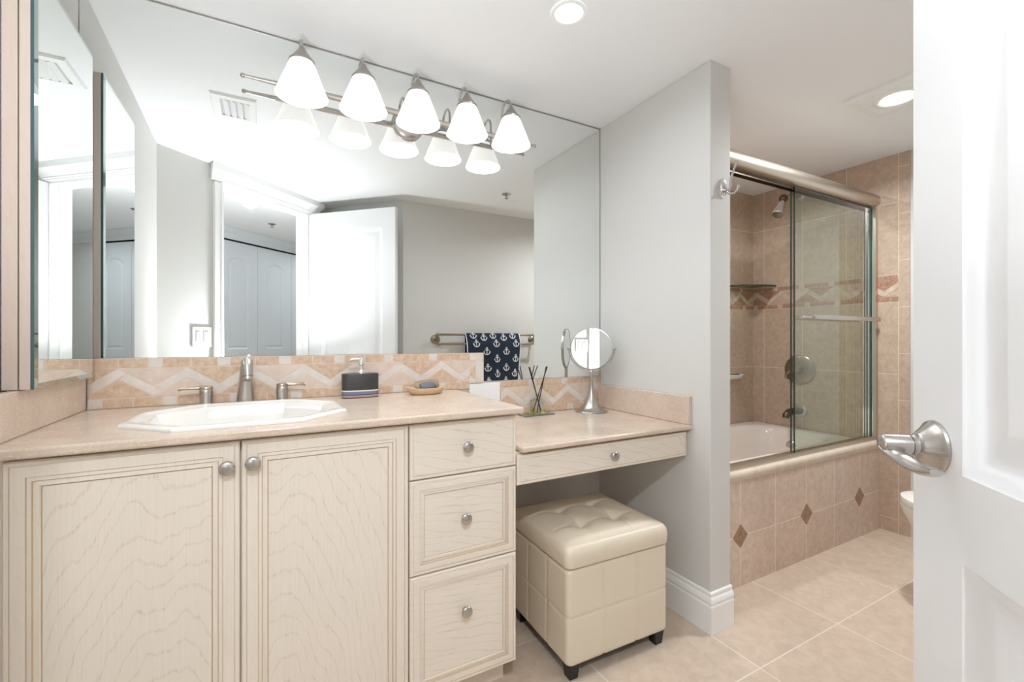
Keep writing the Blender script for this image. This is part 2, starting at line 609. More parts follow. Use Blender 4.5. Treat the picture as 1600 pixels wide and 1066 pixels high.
struct('wall_back', MB().box((-0.62, YW, 0), (XD, YW + 0.1, H), 'paint'), smooth=False)
pl0, pl1 = (-0.475, YW), (-0.507, 0.4796)
struct('wall_left', MB().prism([pl0, pl1, (-0.62, 0.50), (-0.60, YW)], 0, H, 'paint'), smooth=False)
def wallseg(s0, s1, z0, z1, name):
    a, b, c, d = ew(s0), ew(s1), ew(s1, -WT), ew(s0, -WT)
    return struct(name, MB().prism([(p.x, p.y) for p in (a, b, c, d)], z0, z1, 'paint'), smooth=False)
wallseg(S_L, S_END + 0.1, 0, H, 'wall_entry_left')
wallseg(S_R, 0.0, 0, H, 'wall_entry_right')
wallseg(0.0, S_L, DOOR_H, H, 'wall_entry_top')
wallseg(S_END + 0.1, 3.2, 0, H, 'wall_hall_left')
wallseg(-2.4, S_R - 0.06, 0, H, 'wall_hall_right')
struct('wall_door_side', MB().prism([(0.4345, -0.3544), (0.91, 0.14), (0.985, 0.07), (0.51, -0.43)], 0, H, 'paint'), smooth=False)
struct('wall_front', MB().prism([(0.91, 0.14), (3.3, 0.14), (3.3, 0.04), (0.95, 0.04)], 0, H, 'paint'), smooth=False)
struct('wall_right', MB().box((XR + 0.008, 0.14, 0), (XR + 0.12, 2.15, H), 'paint'), smooth=False)
struct('wall_divider', MB().box((XD, YD, 0), (XD2, YT + 0.1, H), 'paint'), bevel=0.004, smooth=False)
struct('wall_tub_rear', MB().box((XD2, YT + 0.008, 0), (XR + 0.008, YT + 0.1, H), 'paint'), smooth=False)
# hall shell: far wall (holds the closet doors), both ends
CP = -1.293 - (HG.x * EN.x + HG.y * EN.y)     # closet plane along EN from the hinge line
hall_z = H
a, b = ew(3.2, CP), ew(-2.4, CP)
c, d = ew(-2.4, CP - 0.1), ew(3.2, CP - 0.1)
struct('wall_hall_far', MB().prism([(p.x, p.y) for p in (a, b, c, d)], 2.06, H, 'closet_white'), smooth=False)
for nm, s0, s1 in (('wall_hall_far_left', 0.139, 3.2), ('wall_hall_far_right', -2.4, -1.562)):
    a, b, c, d = ew(s0, CP), ew(s1, CP), ew(s1, CP - 0.1), ew(s0, CP - 0.1)
    struct(nm, MB().prism([(p.x, p.y) for p in (a, b, c, d)], 0, 2.06, 'paint'), smooth=False)
for nm, s0 in (('wall_hall_end_left', 3.2), ('wall_hall_end_right', -2.4)):
    sg = 1 if s0 > 0 else -1
    a, b, c, d = ew(s0, 0.0), ew(s0, CP - 0.1), ew(s0 + sg * 0.1, CP - 0.1), ew(s0 + sg * 0.1, 0.0)
    struct(nm, MB().prism([(p.x, p.y) for p in (a, b, c, d)], 0, H, 'paint'), smooth=False)
a, b, c, d = ew(0.3, CP - 0.62), ew(-1.7, CP - 0.62), ew(-1.7, CP - 0.7), ew(0.3, CP - 0.7)
struct('wall_closet_rear', MB().prism([(p.x, p.y) for p in (a, b, c, d)], 0, H, 'black_gap'), smooth=False)

# tile cladding of the tub alcove (lower field, upper field) as thin slabs on the walls
EDGE = 1.122
def side_slab(y0, y1, z0, z1, mat, mb):
    mb.box((XR, y0, z0), (XR + 0.008, y1, z1), mat)
mb = MB()
side_slab(1.172, YT, 0, 1.307, 'tile_side_low', mb)
side_slab(1.172, YT, 1.458, H, 'tile_side_high', mb)
side_slab(EDGE, 1.172, 0, H, 'tile_edge', mb)
struct('wall_right_tile', mb, 'beige stone-look tiles on right tub wall', smooth=False)
mb = MB()
mb.box((XD2, YT, 0), (XR, YT + 0.008, 1.307), 'tile_rear_low')
mb.box((XD2, YT, 1.458), (XR, YT + 0.008, H), 'tile_rear_high')
struct('wall_tub_rear_tile', mb, 'beige stone-look tiles behind the tub', smooth=False)

# ------------------------------------------------------------------ mosaic bands: rows of small tiles round a zigzag
def inset_poly(poly, d):
    n = len(poly)
    ar = sum(poly[i][0] * poly[(i + 1) % n][1] - poly[(i + 1) % n][0] * poly[i][1] for i in range(n))
    if ar < 0:
        poly = poly[::-1]
    L = []
    for i in range(n):
        p, q = Vector(poly[i]), Vector(poly[(i + 1) % n])
        t = (q - p).normalized()
        nn = Vector((-t.y, t.x))
        L.append((p + nn * d, t))
    out = []
    for i in range(n):
        (p, t), (q, u) = L[i - 1], L[i]
        den = t.x * u.y - t.y * u.x
        if abs(den) < 1e-9:
            out.append(q)
            continue
        k = ((q.x - p.x) * u.y - (q.y - p.y) * u.x) / den
        out.append(p + t * k)
    return out

def clip(poly, lo, hi):
    for s, lim in ((1, lo), (-1, hi)):
        out = []
        for i in range(len(poly)):
            a, b = poly[i], poly[(i + 1) % len(poly)]
            ia, ib = s * (a[0] - lim) >= 0, s * (b[0] - lim) >= 0
            if ia: out.append(a)
            if ia != ib:
                t = (lim - a[0]) / (b[0] - a[0])
                out.append((lim, a[1] + (b[1] - a[1]) * t))
        poly = out
        if len(poly) < 3: return []
    # drop repeated points
    res = []
    for p in poly:
        if not res or abs(p[0] - res[-1][0]) + abs(p[1] - res[-1][1]) > 1e-5: res.append(p)
    if len(res) > 2 and abs(res[0][0] - res[-1][0]) + abs(res[0][1] - res[-1][1]) < 1e-5: res.pop()
    return res if len(res) > 2 else []

def mosaic(mb, X, u0, u1, z0, z1, row, peak, per, mats, low_end=None, zig_end=None, order=None, thick=0.009, gap=0.0017, raise_=0.0014):
    """local x = along, local z = up, local -y = out of the wall; slab of grout with tiles 1 mm proud"""
    grout, brown, beige, pale = mats
    mb.box((u0, -thick + raise_, z0), (u1, 0, z1), grout, X)
    def tile(poly, mat):
        poly = clip(poly, u0, zig_end if zig_end else u1)
        if not poly: return
        p = inset_poly(poly, gap)
        ar = sum(p[i][0] * p[(i + 1) % len(p)][1] - p[(i + 1) % len(p)][0] * p[i][1] for i in range(len(p)))
        if ar < 2e-5: return
        n = len(p)
        vs = [(q[0], -thick, q[1]) for q in p] + [(q[0], -thick + raise_, q[1]) for q in p]
        mb.add(vs, [tuple(range(n))] + [(i, n + i, n + (i + 1) % n, (i + 1) % n) for i in range(n)], mat, X)
    zz0, zz1 = z0 + row, z1 - row
    h = zz1 - zz0
    t = h * 0.36
    for base, shift, end in ((z0, 0.035, low_end), (zz1, 0.0, None)):
        u = u0 - 0.18 + shift
        k = 0
        lim = end or u1
        while u < lim:
            w, mt = ((0.072, brown), (0.072, brown), (0.034, pale))[k % 3]
            a, b = max(u, u0), min(u + w, lim)
            if b - a > 0.006:
                p = inset_poly([(a, base), (b, base), (b, base + row), (a, base + row)], gap)
                n = 4
                vs = [(q[0], -thick, q[1]) for q in p] + [(q[0], -thick + raise_, q[1]) for q in p]
                mb.add(vs, [tuple(range(n))] + [(i, n + i, n + (i + 1) % n, (i + 1) % n) for i in range(n)], mt, X)
            u += w
            k += 1
    order = order or [brown, beige, beige, brown, brown, beige]
    k0 = int((peak - u0) / per) + 2
    k = -k0
    while peak + k * per < u1 + per:
        c = peak + k * per
        lo, hi = c - per / 2, c + per / 2
        e = t / (2 * (h - t) / (per / 2))
        tile([(lo + e, zz0 + t / 2), (c + e, zz1 - t / 2), (c, zz1), (lo, zz0 + t)], pale)
        tile([(c + e, zz1 - t / 2), (hi + e, zz0 + t / 2), (hi, zz0), (c, zz1 - t)], pale)
        tile([(lo, zz0), (hi, zz0), (c, zz1 - t)], order[(2 * k) % len(order)])
        tile([(c, zz1), (c + per, zz1), (hi, zz0 + t)], order[(2 * k + 1) % len(order)])
        k += 1

BK = ('tile_grout', 'tile_brown', 'tile_beige', 'tile_pale')
mb = MB()
XB = frame((0, YW, 0), (1, 0, 0))
B_, E_ = 'tile_brown', 'tile_beige'
mosaic(mb, XB, -0.455, 0.7536, 0.887, 1.036, 0.030, -0.385, 0.169, BK, zig_end=0.7536, order=[B_, E_, E_, B_, B_, E_, E_, B_, B_, E_, E_, B_], thick=0.012)
bs = obj('tile_backsplash', mb, smooth=False)
tag(bs, 'long tan and cream zigzag tile backsplash behind the sink', 'backsplash')
mb = MB()
mb.box((0.7536, -0.0108, 0.908), (0.819, 0, 1.036), 'tile_grout', XB)
p0 = [(0.781, 0.910), (0.818, 0.910), (0.818, 1.005), (0.781, 1.005)]
mb.box((0.782, -0.012, 0.911), (0.8178, -0.0108, 1.005), 'tile_pale', XB)
mb.box((0.755, -0.012, 1.0075), (0.8178, -0.0108, 1.0345), 'tile_pale', XB)
mb.add([(0.7545, -0.012, 0.945), (0.7795, -0.012, 0.925), (0.7795, -0.012, 0.985)], [(0, 1, 2)], 'tile_brown', XB)
mb.add([(0.7545, -0.012, 0.950), (0.7795, -0.012, 0.990), (0.7795, -0.012, 1.004), (0.7545, -0.012, 1.004)], [(0, 1, 2, 3)], 'tile_beige', XB)
mb.add([(0.7545, -0.012, 0.910), (0.7795, -0.012, 0.910), (0.7795, -0.012, 0.921), (0.7545, -0.012, 0.940)], [(0, 1, 2, 3)], 'tile_pale', XB)
o = obj('end_trim', mb, bs, smooth=False, label='pale end tiles that run past the counter')
mb = MB()
mosaic(mb, XB, 0.9015, 1.4585, 0.7605, 0.912, 0.030, 0.931, 0.1635, BK, order=[B_, E_, E_, B_, B_, E_], thick=0.012)
o = obj('tile_backsplash', mb, smooth=False)
tag(o, 'short zigzag tile backsplash at the back of the lower makeup desk', 'backsplash')
# white blank plate in the wall beside it
mb = MB().box((0.7545, YW - 0.009, 0.775), (0.900, YW - 0.0005, 0.906), 'plastic_white')
o = obj('wall_plate', mb, bevel=0.003)
tag(o, 'blank white rectangular plate low on the wall between the two backsplashes', 'wall plate')
# tub bands
TB = ('band_beige', 'band_brown', 'band_beige', 'band_pale')
mb = MB()
mosaic(mb, frame((XR + 0.008, YT, 0), (0, -1, 0)), 0.0, YT - 1.172, 1.307, 1.458, 0.028, 0.03, 0.169, TB, order=['band_brown'] * 2 + ['band_beige'] * 2, thick=0.0095)
mosaic(mb, frame((XD2, YT + 0.008, 0), (1, 0, 0)), 0.0, XR - XD2 - 0.001, 1.307, 1.458, 0.028, 0.04, 0.169, TB, order=['band_brown'] * 2 + ['band_beige'] * 2, thick=0.0095)
struct('trim_1', mb, 'darker zigzag mosaic band round the tub walls', smooth=False)
# apron and curb of the tub
mb = MB().box((XD2, 1.26, 0), (XR, 1.345, 0.469), 'tile_apron')
for xc in (1.843, 2.3638, 2.8846):
    vs = [(xc, 1.2588, 0.170), (xc + 0.051, 1.2588, 0.222), (xc, 1.2588, 0.276), (xc - 0.051, 1.2588, 0.222)]
    vs += [(p[0], 1.2602, p[2]) for p in vs]
    mb.add(vs, [(0, 1, 2, 3), (0, 4, 5, 1), (1, 5, 6, 2), (2, 6, 7, 3), (3, 7, 4, 0)], 'diamond_tile')
struct('wall_tub_apron', mb, 'tiled tub front with three brown diamond insets', smooth=False)
mb = MB()
prof = [(1.2545, 0.470)] + [(1.262 - 0.012 * math.cos(a), 0.492 + 0.018 * math.sin(a)) for a in [PI * k / 14 for k in range(-3, 8)]] + [(1.345, 0.510), (1.345, 0.470)]
mb.loops([[(x, y, z) for y, z in prof] for x in (XD2, XR)], 'curb_stone')
struct('trim_2', mb, 'rounded cream curb along the top of the tub front')

# ------------------------------------------------------------------ baseboards, casing, header
def baseboard(name, pts, out):
    """pts: floor polyline of the wall face; out: +1/-1 side of the profile"""
    prof = [(0, 0), (0.016, 0), (0.016, 0.098), (0.0125, 0.104), (0.0125, 0.108), (0.0155, 0.112), (0.014, 0.122), (0.009, 0.130), (0.0055, 0.134), (0.0085, 0.138), (0.0075, 0.145), (0.004, 0.148), (0, 0.148)]
    P = [Vector((p[0], p[1], 0)) for p in pts]
    loops = []
    for i, p in enumerate(P):
        ns = []
        if i > 0:
            t = (p - P[i - 1]).normalized(); ns.append(Vector((t.y, -t.x, 0)) * out)
        if i < len(P) - 1:
            t = (P[i + 1] - p).normalized(); ns.append(Vector((t.y, -t.x, 0)) * out)
        n = sum(ns, Vector()).normalized()
        k = 1.0 / max(0.3, n.dot(ns[0]))
        loops.append([(p.x + n.x * k * a, p.y + n.y * k * a, b) for a, b in prof])
    struct(name, MB().loops(loops, 'trim_white'), angle=25)
baseboard('baseboard_divider', [(XD, YW), (XD, YD), (XD2 + 0.0, YD)], 1)
baseboard('baseboard_front', [(XR + 0.008, 0.14), (0.91, 0.14), (0.4345, -0.3544)], 1)
baseboard('baseboard_left', [(-0.507, 0.48), (-0.4885, 1.215)], 1)
# casing on both sides of the opening, jambs, crown-topped header
def ebox(s0, s1, d0, d1, z0, z1, mat, mb):
    pts = [ew(s0, d0), ew(s1, d0), ew(s1, d1), ew(s0, d1)]
    mb.prism([(p.x, p.y) for p in pts], z0, z1, mat)
mb = MB()
ebox(S_L, S_L + 0.052, 0.0, 0.018, 0, 2.04, 'trim_white', mb)
ebox(S_L - 0.0, S_L + 0.014, 0.018, 0.023, 0, 2.04, 'trim_white', mb)
ebox(-0.056, -0.002, 0.0, 0.012, 0, 2.04, 'trim_white', mb)
ebox(S_L, S_L + 0.058, -WT - 0.018, -WT, 0, 2.04, 'trim_white', mb)
ebox(-0.058, 0.0, -WT - 0.018, -WT, 0, 2.04, 'trim_white', mb)
struct('trim_3', mb, 'white casing beside the entry door opening', smooth=False)
mb = MB()
ebox(S_L - 0.016, S_L, -WT, 0.0, 0, DOOR_H, 'trim_white', mb)
ebox(0.0, 0.012, -WT, 0.0, 0, DOOR_H, 'trim_white', mb)
ebox(0.0, S_L, -WT, 0.0, DOOR_H - 0.014, DOOR_H, 'trim_white', mb)
ebox(0.012, 0.022, -0.075, -0.045, 0, DOOR_H - 0.014, 'trim_white', mb)
ebox(S_L - 0.026, S_L - 0.016, -0.075, -0.045, 0, DOOR_H - 0.014, 'trim_white', mb)
struct('trim_4', mb, 'white door jambs', smooth=False)
prof = [(0, 2.046), (0.018, 2.046), (0.018, 2.052), (0.026, 2.056), (0.026, 2.064), (0.030, 2.068), (0.034, 2.078), (0.044, 2.092), (0.058, 2.100), (0.062, 2.104), (0.062, 2.139), (0, 2.139)]
s0, s1 = -0.085, S_L + 0.085
L = []
for k, s in ((0, s0), (1, s1)):
    l = []
    for d, z in prof:
        p = ew(s + (1 if k else -1) * (d * 0.5 - 0.02), d, z)
        l.append(tuple(p))
    L.append(l)
struct('trim_5', MB().loops(L, 'trim_white'), 'white moulded crown over the entry door', angle=25)

# ------------------------------------------------------------------ entry door (open, at the right edge of the photo)
DE = Vector((0.812, 0.288, 0))
dd = (DE - HG).normalized()
DL = (DE - HG).length
# local x from the free edge towards the hinge, local -y = camera side
XDR = frame((DE.x, DE.y, 0), (-dd.x, -dd.y, 0))
if (XDR.to_3x3() @ Vector((0, -1, 0))).dot(Vector((-0.701, 0.713, 0))) < 0:
    XDR = XDR @ Matrix.Diagonal((1, -1, 1, 1))
DT = 0.035
door = thing('door_1', 'white two-panel bathroom door standing open at the right edge', 'door', (HG.x, HG.y, 0.0))
door['kind'] = 'structure'
mb = MB()
ST = 0.104
zs = [0.012, 0.21, 0.822, 0.928, 1.905, 2.040]
w = DL - 0.003
W_ = 'door_white'
for x0, x1, z0, z1 in ((0, ST, zs[0], zs[5]), (w - ST, w, zs[0], zs[5]), (ST, w - ST, zs[0], zs[1]), (ST, w - ST, zs[2], zs[3]), (ST, w - ST, zs[4], zs[5])):
    mb.box((x0, 0, z0), (x1, DT, z1), W_, XDR)
for z0, z1 in ((zs[1], zs[2]), (zs[3], zs[4])):
    st = [(0, 0, W_), (0.004, 0.002, W_), (0.010, 0.0035, W_), (0.022, 0.011, W_), (0.030, 0.013, W_), (0.034, 0.013, W_), (0.060, 0.006, W_), (0.064, 0.006, W_)]
    mb.rings(ST, w - ST, z0, z1, st, XDR)
    st2 = [(a, DT - b, c) for a, b, c in st]
    mb.rings(ST, w - ST, z0, z1, st2, XDR)
obj('door_leaf', mb, door, angle=20)
for zc in (0.25, 1.05, 1.87):
    mb = MB()
    mb.box((DL - 0.0025, 0.003, zc - 0.045), (DL - 0.0005, 0.030, zc + 0.045), 'nickel', XDR)
    mb.tube([XDR @ Vector((DL + 0.002, DT + 0.004, zc - 0.046)), XDR @ Vector((DL + 0.002, DT + 0.004, zc + 0.046))], 0.005, 'nickel', 10)
    obj('hinge', mb, door)
hz = 0.952
hx = 0.052
T = XDR @ Matrix.Translation((hx, 0, hz)) @ Matrix.Rotation(PI / 2, 4, 'X')
# Rotation maps local z to -y (out of the door)
hd = obj('door_handle', MB().lathe([(0.0335, 0.0), (0.0345, 0.002), (0.0335, 0.0045), (0.031, 0.0055), (0.0185, 0.019), (0.0165, 0.021), (0.0135, 0.022), (0.0135, 0.026)], 'nickel', 48, T), door, angle=40, label='brushed nickel lever handle')
mb = MB()
mb.lathe([(0.0130, 0.026), (0.0130, 0.0275), (0.0112, 0.0277), (0.0112, 0.0285), (0.0128, 0.0288), (0.0125, 0.058), (0.0118, 0.060), (0.0105, 0.061)], 'nickel', 32, T)
pth, rr = [], []
for k in range(15):
    t = k / 14
    pth.append(XDR @ Vector((hx - 0.006 + 0.112 * t, -0.052 + 0.006 * math.sin(PI * t), hz - 0.006 - 0.010 * math.sin(PI * t * 0.9))))
    rr.append(0.0105 + 0.0035 * math.sin(PI * min(1, t * 1.05)) - (0.004 * max(0, t - 0.85) / 0.15))
mb.tube(pth, rr, 'nickel', 16, flat=0.5)
obj('lever', mb, hd, angle=40)
# the same lever on the far face
T2 = XDR @ Matrix.Translation((hx, DT, hz)) @ Matrix.Rotation(-PI / 2, 4, 'X')
mb = MB().lathe([(0.0335, 0.0), (0.0335, 0.0045), (0.031, 0.0055), (0.0185, 0.019), (0.0135, 0.022), (0.0125, 0.058), (0.0105, 0.061)], 'nickel', 32, T2)
mb.tube([XDR @ Vector((hx - 0.006 + 0.112 * t, DT + 0.050, hz - 0.006)) for t in (0, .25, .5, .75, 1)], [0.010, 0.012, 0.013, 0.012, 0.008], 'nickel', 14, flat=0.5)
obj('door_handle', mb, door, angle=40, label='lever handle on the far face')

# ------------------------------------------------------------------ closet doors across the hall (seen in the mirror)
XC = frame(ew(1.0, CP), (-EL.x, -EL.y, 0))
if (XC.to_3x3() @ Vector((0, -1, 0))).dot(EN) < 0:
    XC = XC @ Matrix.Diagonal((1, -1, 1, 1))
s_ref = (Vector((-0.325, -1.445, 0)) - HG).dot(EL)
lx0 = (1.0 - s_ref) - 0.07
k = 0
for i in range(-1, 3):
    x0 = lx0 + i * 0.425 + 0.002
    x1 = x0 + 0.421
    t = MB()
    cw = 'closet_white'
    t.box((x0, 0.02, 0.012), (x1, 0.052, 2.022), cw, XC)
    for z0, z1, ar in ((0.16, 0.86, 0.0), (1.0, 1.86, 0.045)):
        pass
    # front skin with two recessed panels
    xa, xb = x0 + 0.100, x1 - 0.100
    for a, b, c, d in ((x0, xa, 0.012, 2.022), (xb, x1, 0.012, 2.022), (xa, xb, 0.012, 0.16), (xa, xb, 0.86, 1.0), (xa, xb, 1.875, 2.022)):
        t.box((a, 0.008, c), (b, 0.02, d), cw, XC)
    t.rings(xa, xb, 0.16, 0.86, [(0, 0.008, cw), (0.010, 0.016, cw), (0.018, 0.0165, cw), (0.034, 0.011, cw)], XC)
    # arched panel and the spandrel above it
    steps = [(0, 0.008, cw), (0.010, 0.016, cw), (0.018, 0.0165, cw), (0.034, 0.011, cw)]
    t.rings(xa, xb, 1.0, 1.875, steps, XC, arch=0.05)
    n = 13
    pa = [(xb + (xa - xb) * q / 12, 1.825 + (0.05 * math.sin(PI * q / 12) ** 0.7 if 0 < q < 12 else 0)) for q in range(13)]
    for q in range(12):
        (u0, v0), (u1, v1) = pa[q], pa[q + 1]
        t.add([(u0, 0.008, v0), (u1, 0.008, v1), (u1, 0.008, 1.875), (u0, 0.008, 1.875)], [(0, 1, 2, 3)], cw, XC)
    o = obj('door_%d' % (k + 2), t, smooth=False)
    tag(o, ['white arched-panel closet leaf farthest left in the mirror view', 'white arched-panel closet leaf just right of the mirrored door casing', 'white arched-panel closet leaf half hidden by the mirrored open door', 'white arched-panel closet leaf fully behind the mirrored open door'][k], 'door', 'bifold closet doors across the hall', 'structure')
    k += 1
mb = MB()
mb.box((lx0 - 0.46, 0.03, 2.024), (lx0 + 1.32, 0.06, 2.060), 'black_gap', XC)
struct('trim_6', mb, 'dark track gap above the closet doors', smooth=False)
prof = [(0.0, 2.036), (0.012, 2.036), (0.014, 2.06), (0.014, 2.085), (0.022, 2.092), (0.030, 2.10), (0.040, 2.118), (0.044, 2.139), (0.0, 2.139)]
L = [[tuple(XC @ Vector((x, -a, b))) for a, b in prof] for x in (lx0 - 1.6, lx0 + 2.6)]
struct('trim_7', MB().loops(L, 'closet_white'), 'moulded casing over the closet doors', angle=25)

# ------------------------------------------------------------------ vanity cabinet
XLc, XRc = -0.452, 0.680
YF = 1.212           # door fronts
YB = 1.232           # carcass front
ZT = 0.8636
van = thing('vanity_cabinet', 'white-washed oak sink vanity with two doors and three drawers', 'cabinet', (0.114, 1.49, 0))
mb = MB()
yb = YW - 0.014
for a_, b_ in (((XLc, YB, 0.10), (XLc + 0.018, yb, ZT)), ((XRc - 0.018, YB, 0.10), (XRc, yb, ZT)), ((XLc + 0.018, YB, 0.10), (XRc - 0.018, yb, 0.118)),
               ((XLc + 0.018, yb - 0.008, 0.118), (XRc - 0.018, yb, ZT)), ((XLc + 0.018, YB, 0.118), (XRc - 0.018, YB + 0.004, 0.735)), ((XLc + 0.018, YB, 0.735), (0.30, YB + 0.004, ZT)), ((0.30, YB, 0.735), (XRc - 0.018, YB + 0.018, ZT))):
    mb.box(a_, b_, 'wood_frame')
obj('body', mb, van, bevel=0.0015)
mb = MB().box((XLc, 1.293, 0.0), (XRc - 0.004, YW - 0.02, 0.0998), 'wood_rail')
obj('toe_kick', mb, van)

def panel_front(x0, x1, z0, z1, a, b, grain, frame_mat):
    """cabinet front: raised frame, stepped glazed moulding between insets a..b, flat panel"""
    mb = MB()
    T = YB - YF - 0.0005
    w = (b - a)
    G = 'glaze'
    F = frame_mat
    st = [(0, YF + T, F), (0, YF + 0.003, F), (0.003, YF, F), (0.0095, YF, F), (0.0102, YF + 0.0012, G), (0.0118, YF, F),
          (a, YF, F), (a + 0.0012, YF + 0.0028, G), (a + w * 0.38, YF + 0.0012, F), (a + w * 0.46, YF + 0.0042, G),
          (a + w * 0.86, YF + 0.0028, F), (a + w * 0.93, YF + 0.0062, F), (a + w * 0.97, YF + 0.0074, G), (b + 0.0002, YF + 0.0066, G), (b + 0.0010, YF + 0.0066, grain)]
    mb.rings(x0, x1, z0, z1, st)
    return mb

def knob(parent, x, z, y=YF, r=0.0165):
    X = Matrix.Translation((x, y, z)) @ Matrix.Rotation(PI / 2, 4, 'X')
    mb = MB().lathe([(0.0075, 0.0), (0.0065, 0.003), (0.0055, 0.010), (0.009, 0.0145), (r - 0.001, 0.0165), (r, 0.0185), (r - 0.0008, 0.0215), (r * 0.75, 0.0235), (r * 0.35, 0.0246), (0.0001, 0.025)], 'nickel', 36, X)
    obj('knob', mb, parent, angle=50)

dl = obj('door', panel_front(-0.4385, -0.0515, 0.103, 0.8585, 0.0325, 0.0545, 'wood_vert', 'wood_frame'), van, angle=18)
knob(dl, -0.0755, 0.803)
dr = obj('door', panel_front(-0.0475, 0.3425, 0.103, 0.8585, 0.0325, 0.0545, 'wood_vert_plain', 'wood_frame'), van, angle=18)
knob(dr, -0.0245, 0.807)
mb = MB()
T = YB - YF - 0.0005
st = [(0, YF + T, 'wood_rail'), (0, YF + 0.003, 'wood_rail'), (0.003, YF, 'wood_rail'), (0.0095, YF, 'wood_rail'), (0.0102, YF + 0.0012, 'glaze'), (0.0118, YF, 'wood_rail'), (0.013, YF, 'wood_horiz')]
mb.rings(0.3465, 0.6795, 0.7055, 0.8585, st)
d1 = obj('drawer', mb, van, angle=18)
knob(d1, 0.5125, 0.783)
d2 = obj('drawer', panel_front(0.3465, 0.6795, 0.4405, 0.7015, 0.0275, 0.0435, 'wood_horiz', 'wood_rail'), van, angle=18)
knob(d2, 0.5065, 0.578)
d3 = obj('drawer', panel_front(0.3465, 0.6795, 0.103, 0.4365, 0.0275, 0.0435, 'wood_horiz', 'wood_rail'), van, angle=18)
knob(d3, 0.508, 0.310)

# countertop with sink cut-out
SX, SY = -0.0485, 1.450
def octo(hx_, hy_, cut, z, n=1):
    return [(SX - hx_ + cut, SY - hy_, z), (SX + hx_ - cut, SY - hy_, z), (SX + hx_, SY - hy_ + cut, z), (SX + hx_, SY + hy_ - cut, z),
            (SX + hx_ - cut, SY + hy_, z), (SX - hx_ + cut, SY + hy_, z), (SX - hx_, SY + hy_ - cut, z), (SX - hx_, SY - hy_ + cut, z)]
CT0, CT1 = 0.8662, 0.887
CX0, CX1, CY0, CY1 = -0.474, 0.694, 1.186, YW - 0.0125
def counter_ring(zl, mb):
    hole = octo(0.235, 0.198, 0.108, zl)
    outer = [(CX0, CY0, zl), (CX1, CY0, zl), (CX1, CY1, zl), (CX0, CY1, zl)]
    return outer, hole
mb = MB()
def ring_faces():
    # outer 0..3 (fl, fr, br, bl), hole 4..11
    return [(0, 1, 5, 4), (1, 6, 5), (1, 2, 7, 6), (2, 8, 7), (2, 3, 9, 8), (3, 10, 9), (3, 0, 11, 10), (0, 4, 11)]
for zl in (CT0, CT1):
    o_, h_ = counter_ring(zl, mb)
    mb.add(o_ + h_, ring_faces() if zl == CT1 else [f[::-1] for f in ring_faces()], 'counter_stone')
o0, h0 = counter_ring(CT0, mb)
o1, h1 = counter_ring(CT1, mb)
mb.add(o0 + o1, [(i, (i + 1) % 4, 4 + (i + 1) % 4, 4 + i) for i in range(4)], 'counter_stone')
mb.add(h0 + h1, [(i, 8 + i, 8 + (i + 1) % 8, (i + 1) % 8) for i in range(8)], 'counter_stone')
ctop = obj('countertop', mb, bevel=0.006, seg=3)
tag(ctop, 'speckled pink-beige stone countertop holding the white sink', 'countertop')
mb = MB().prism([(-0.476, YW - 0.014), (-0.4735, 1.19), (-0.4560, 1.19), (-0.4560, YW - 0.014)], CT1, 0.985, 'counter_stone')
o = obj('side_splash', mb, bevel=0.003)
tag(o, 'stone splash strip under the medicine cabinet at the left wall', 'splash')

# sink
sink = thing('sink', 'white octagonal drop-in sink set in the stone countertop', 'sink', (SX, SY, CT1))
mb = MB()
def octs(hx_, hy_, cut, z, nsub=6):
    P = octo(hx_, hy_, cut, z)
    out = []
    for i in range(8):
        a, b = Vector(P[i]), Vector(P[(i + 1) % 8])
        for k in range(nsub):
            out.append(tuple(a.lerp(b, k / nsub)))
    return out
def ell(hx_, hy_, cut, z, r):
    """blend octagon towards an ellipse"""
    P = octs(hx_, hy_, cut, z)
    out = []
    for p in P:
        a = math.atan2((p[1] - SY) / hy_, (p[0] - SX) / hx_)
        e = (SX + hx_ * math.cos(a), SY + hy_ * math.sin(a))
        out.append((p[0] * (1 - r) + e[0] * r, p[1] * (1 - r) + e[1] * r, z))
    return out
prof = [(0.2525, 0.2150, 0.118, 0.8872, 0), (0.2525, 0.2150, 0.118, 0.8915, 0), (0.2490, 0.2115, 0.116, 0.8955, 0), (0.2440, 0.2065, 0.114, 0.8970, 0),
        (0.2300, 0.1925, 0.110, 0.8960, 0), (0.2255, 0.1880, 0.108, 0.8935, 0), (0.2150, 0.1775, 0.104, 0.8925, 0), (0.2080, 0.1700, 0.102, 0.8900, 0.02), (0.2030, 0.1650, 0.10, 0.8820, 0.04),
        (0.1960, 0.1580, 0.098, 0.8500, 0.1), (0.1830, 0.1460, 0.09, 0.8050, 0.25), (0.1580, 0.1220, 0.08, 0.7700, 0.5), (0.1150, 0.0850, 0.05, 0.7500, 0.8), (0.0600, 0.0480, 0.02, 0.7430, 1.0), (0.024, 0.024, 0.01, 0.7410, 1.0)]
mb.loops([ell(a, b, c, z, r) for a, b, c, z, r in prof], 'porcelain', cap0=False, cap1=False)
# underside shell
prof2 = [(0.2525, 0.2150, 0.118, 0.8872, 0), (0.2300, 0.1930, 0.106, 0.8870, 0), (0.2120, 0.1740, 0.1, 0.850, 0.1), (0.1930, 0.1560, 0.09, 0.795, 0.25), (0.165, 0.130, 0.08, 0.758, 0.5), (0.06, 0.05, 0.02, 0.732, 1), (0.024, 0.024, 0.01, 0.730, 1)]
mb.loops([ell(a, b, c, z, r) for a, b, c, z, r in prof2], 'porcelain', cap0=False, cap1=False)
obj('basin', mb, sink, angle=28)
mb = MB().lathe([(0.0235, 0.7405), (0.0235, 0.7435), (0.019, 0.745), (0.017, 0.7425), (0.0001, 0.7425)], 'chrome', 28, Matrix.Translation((SX, SY, 0)))
obj('drain', mb, sink)

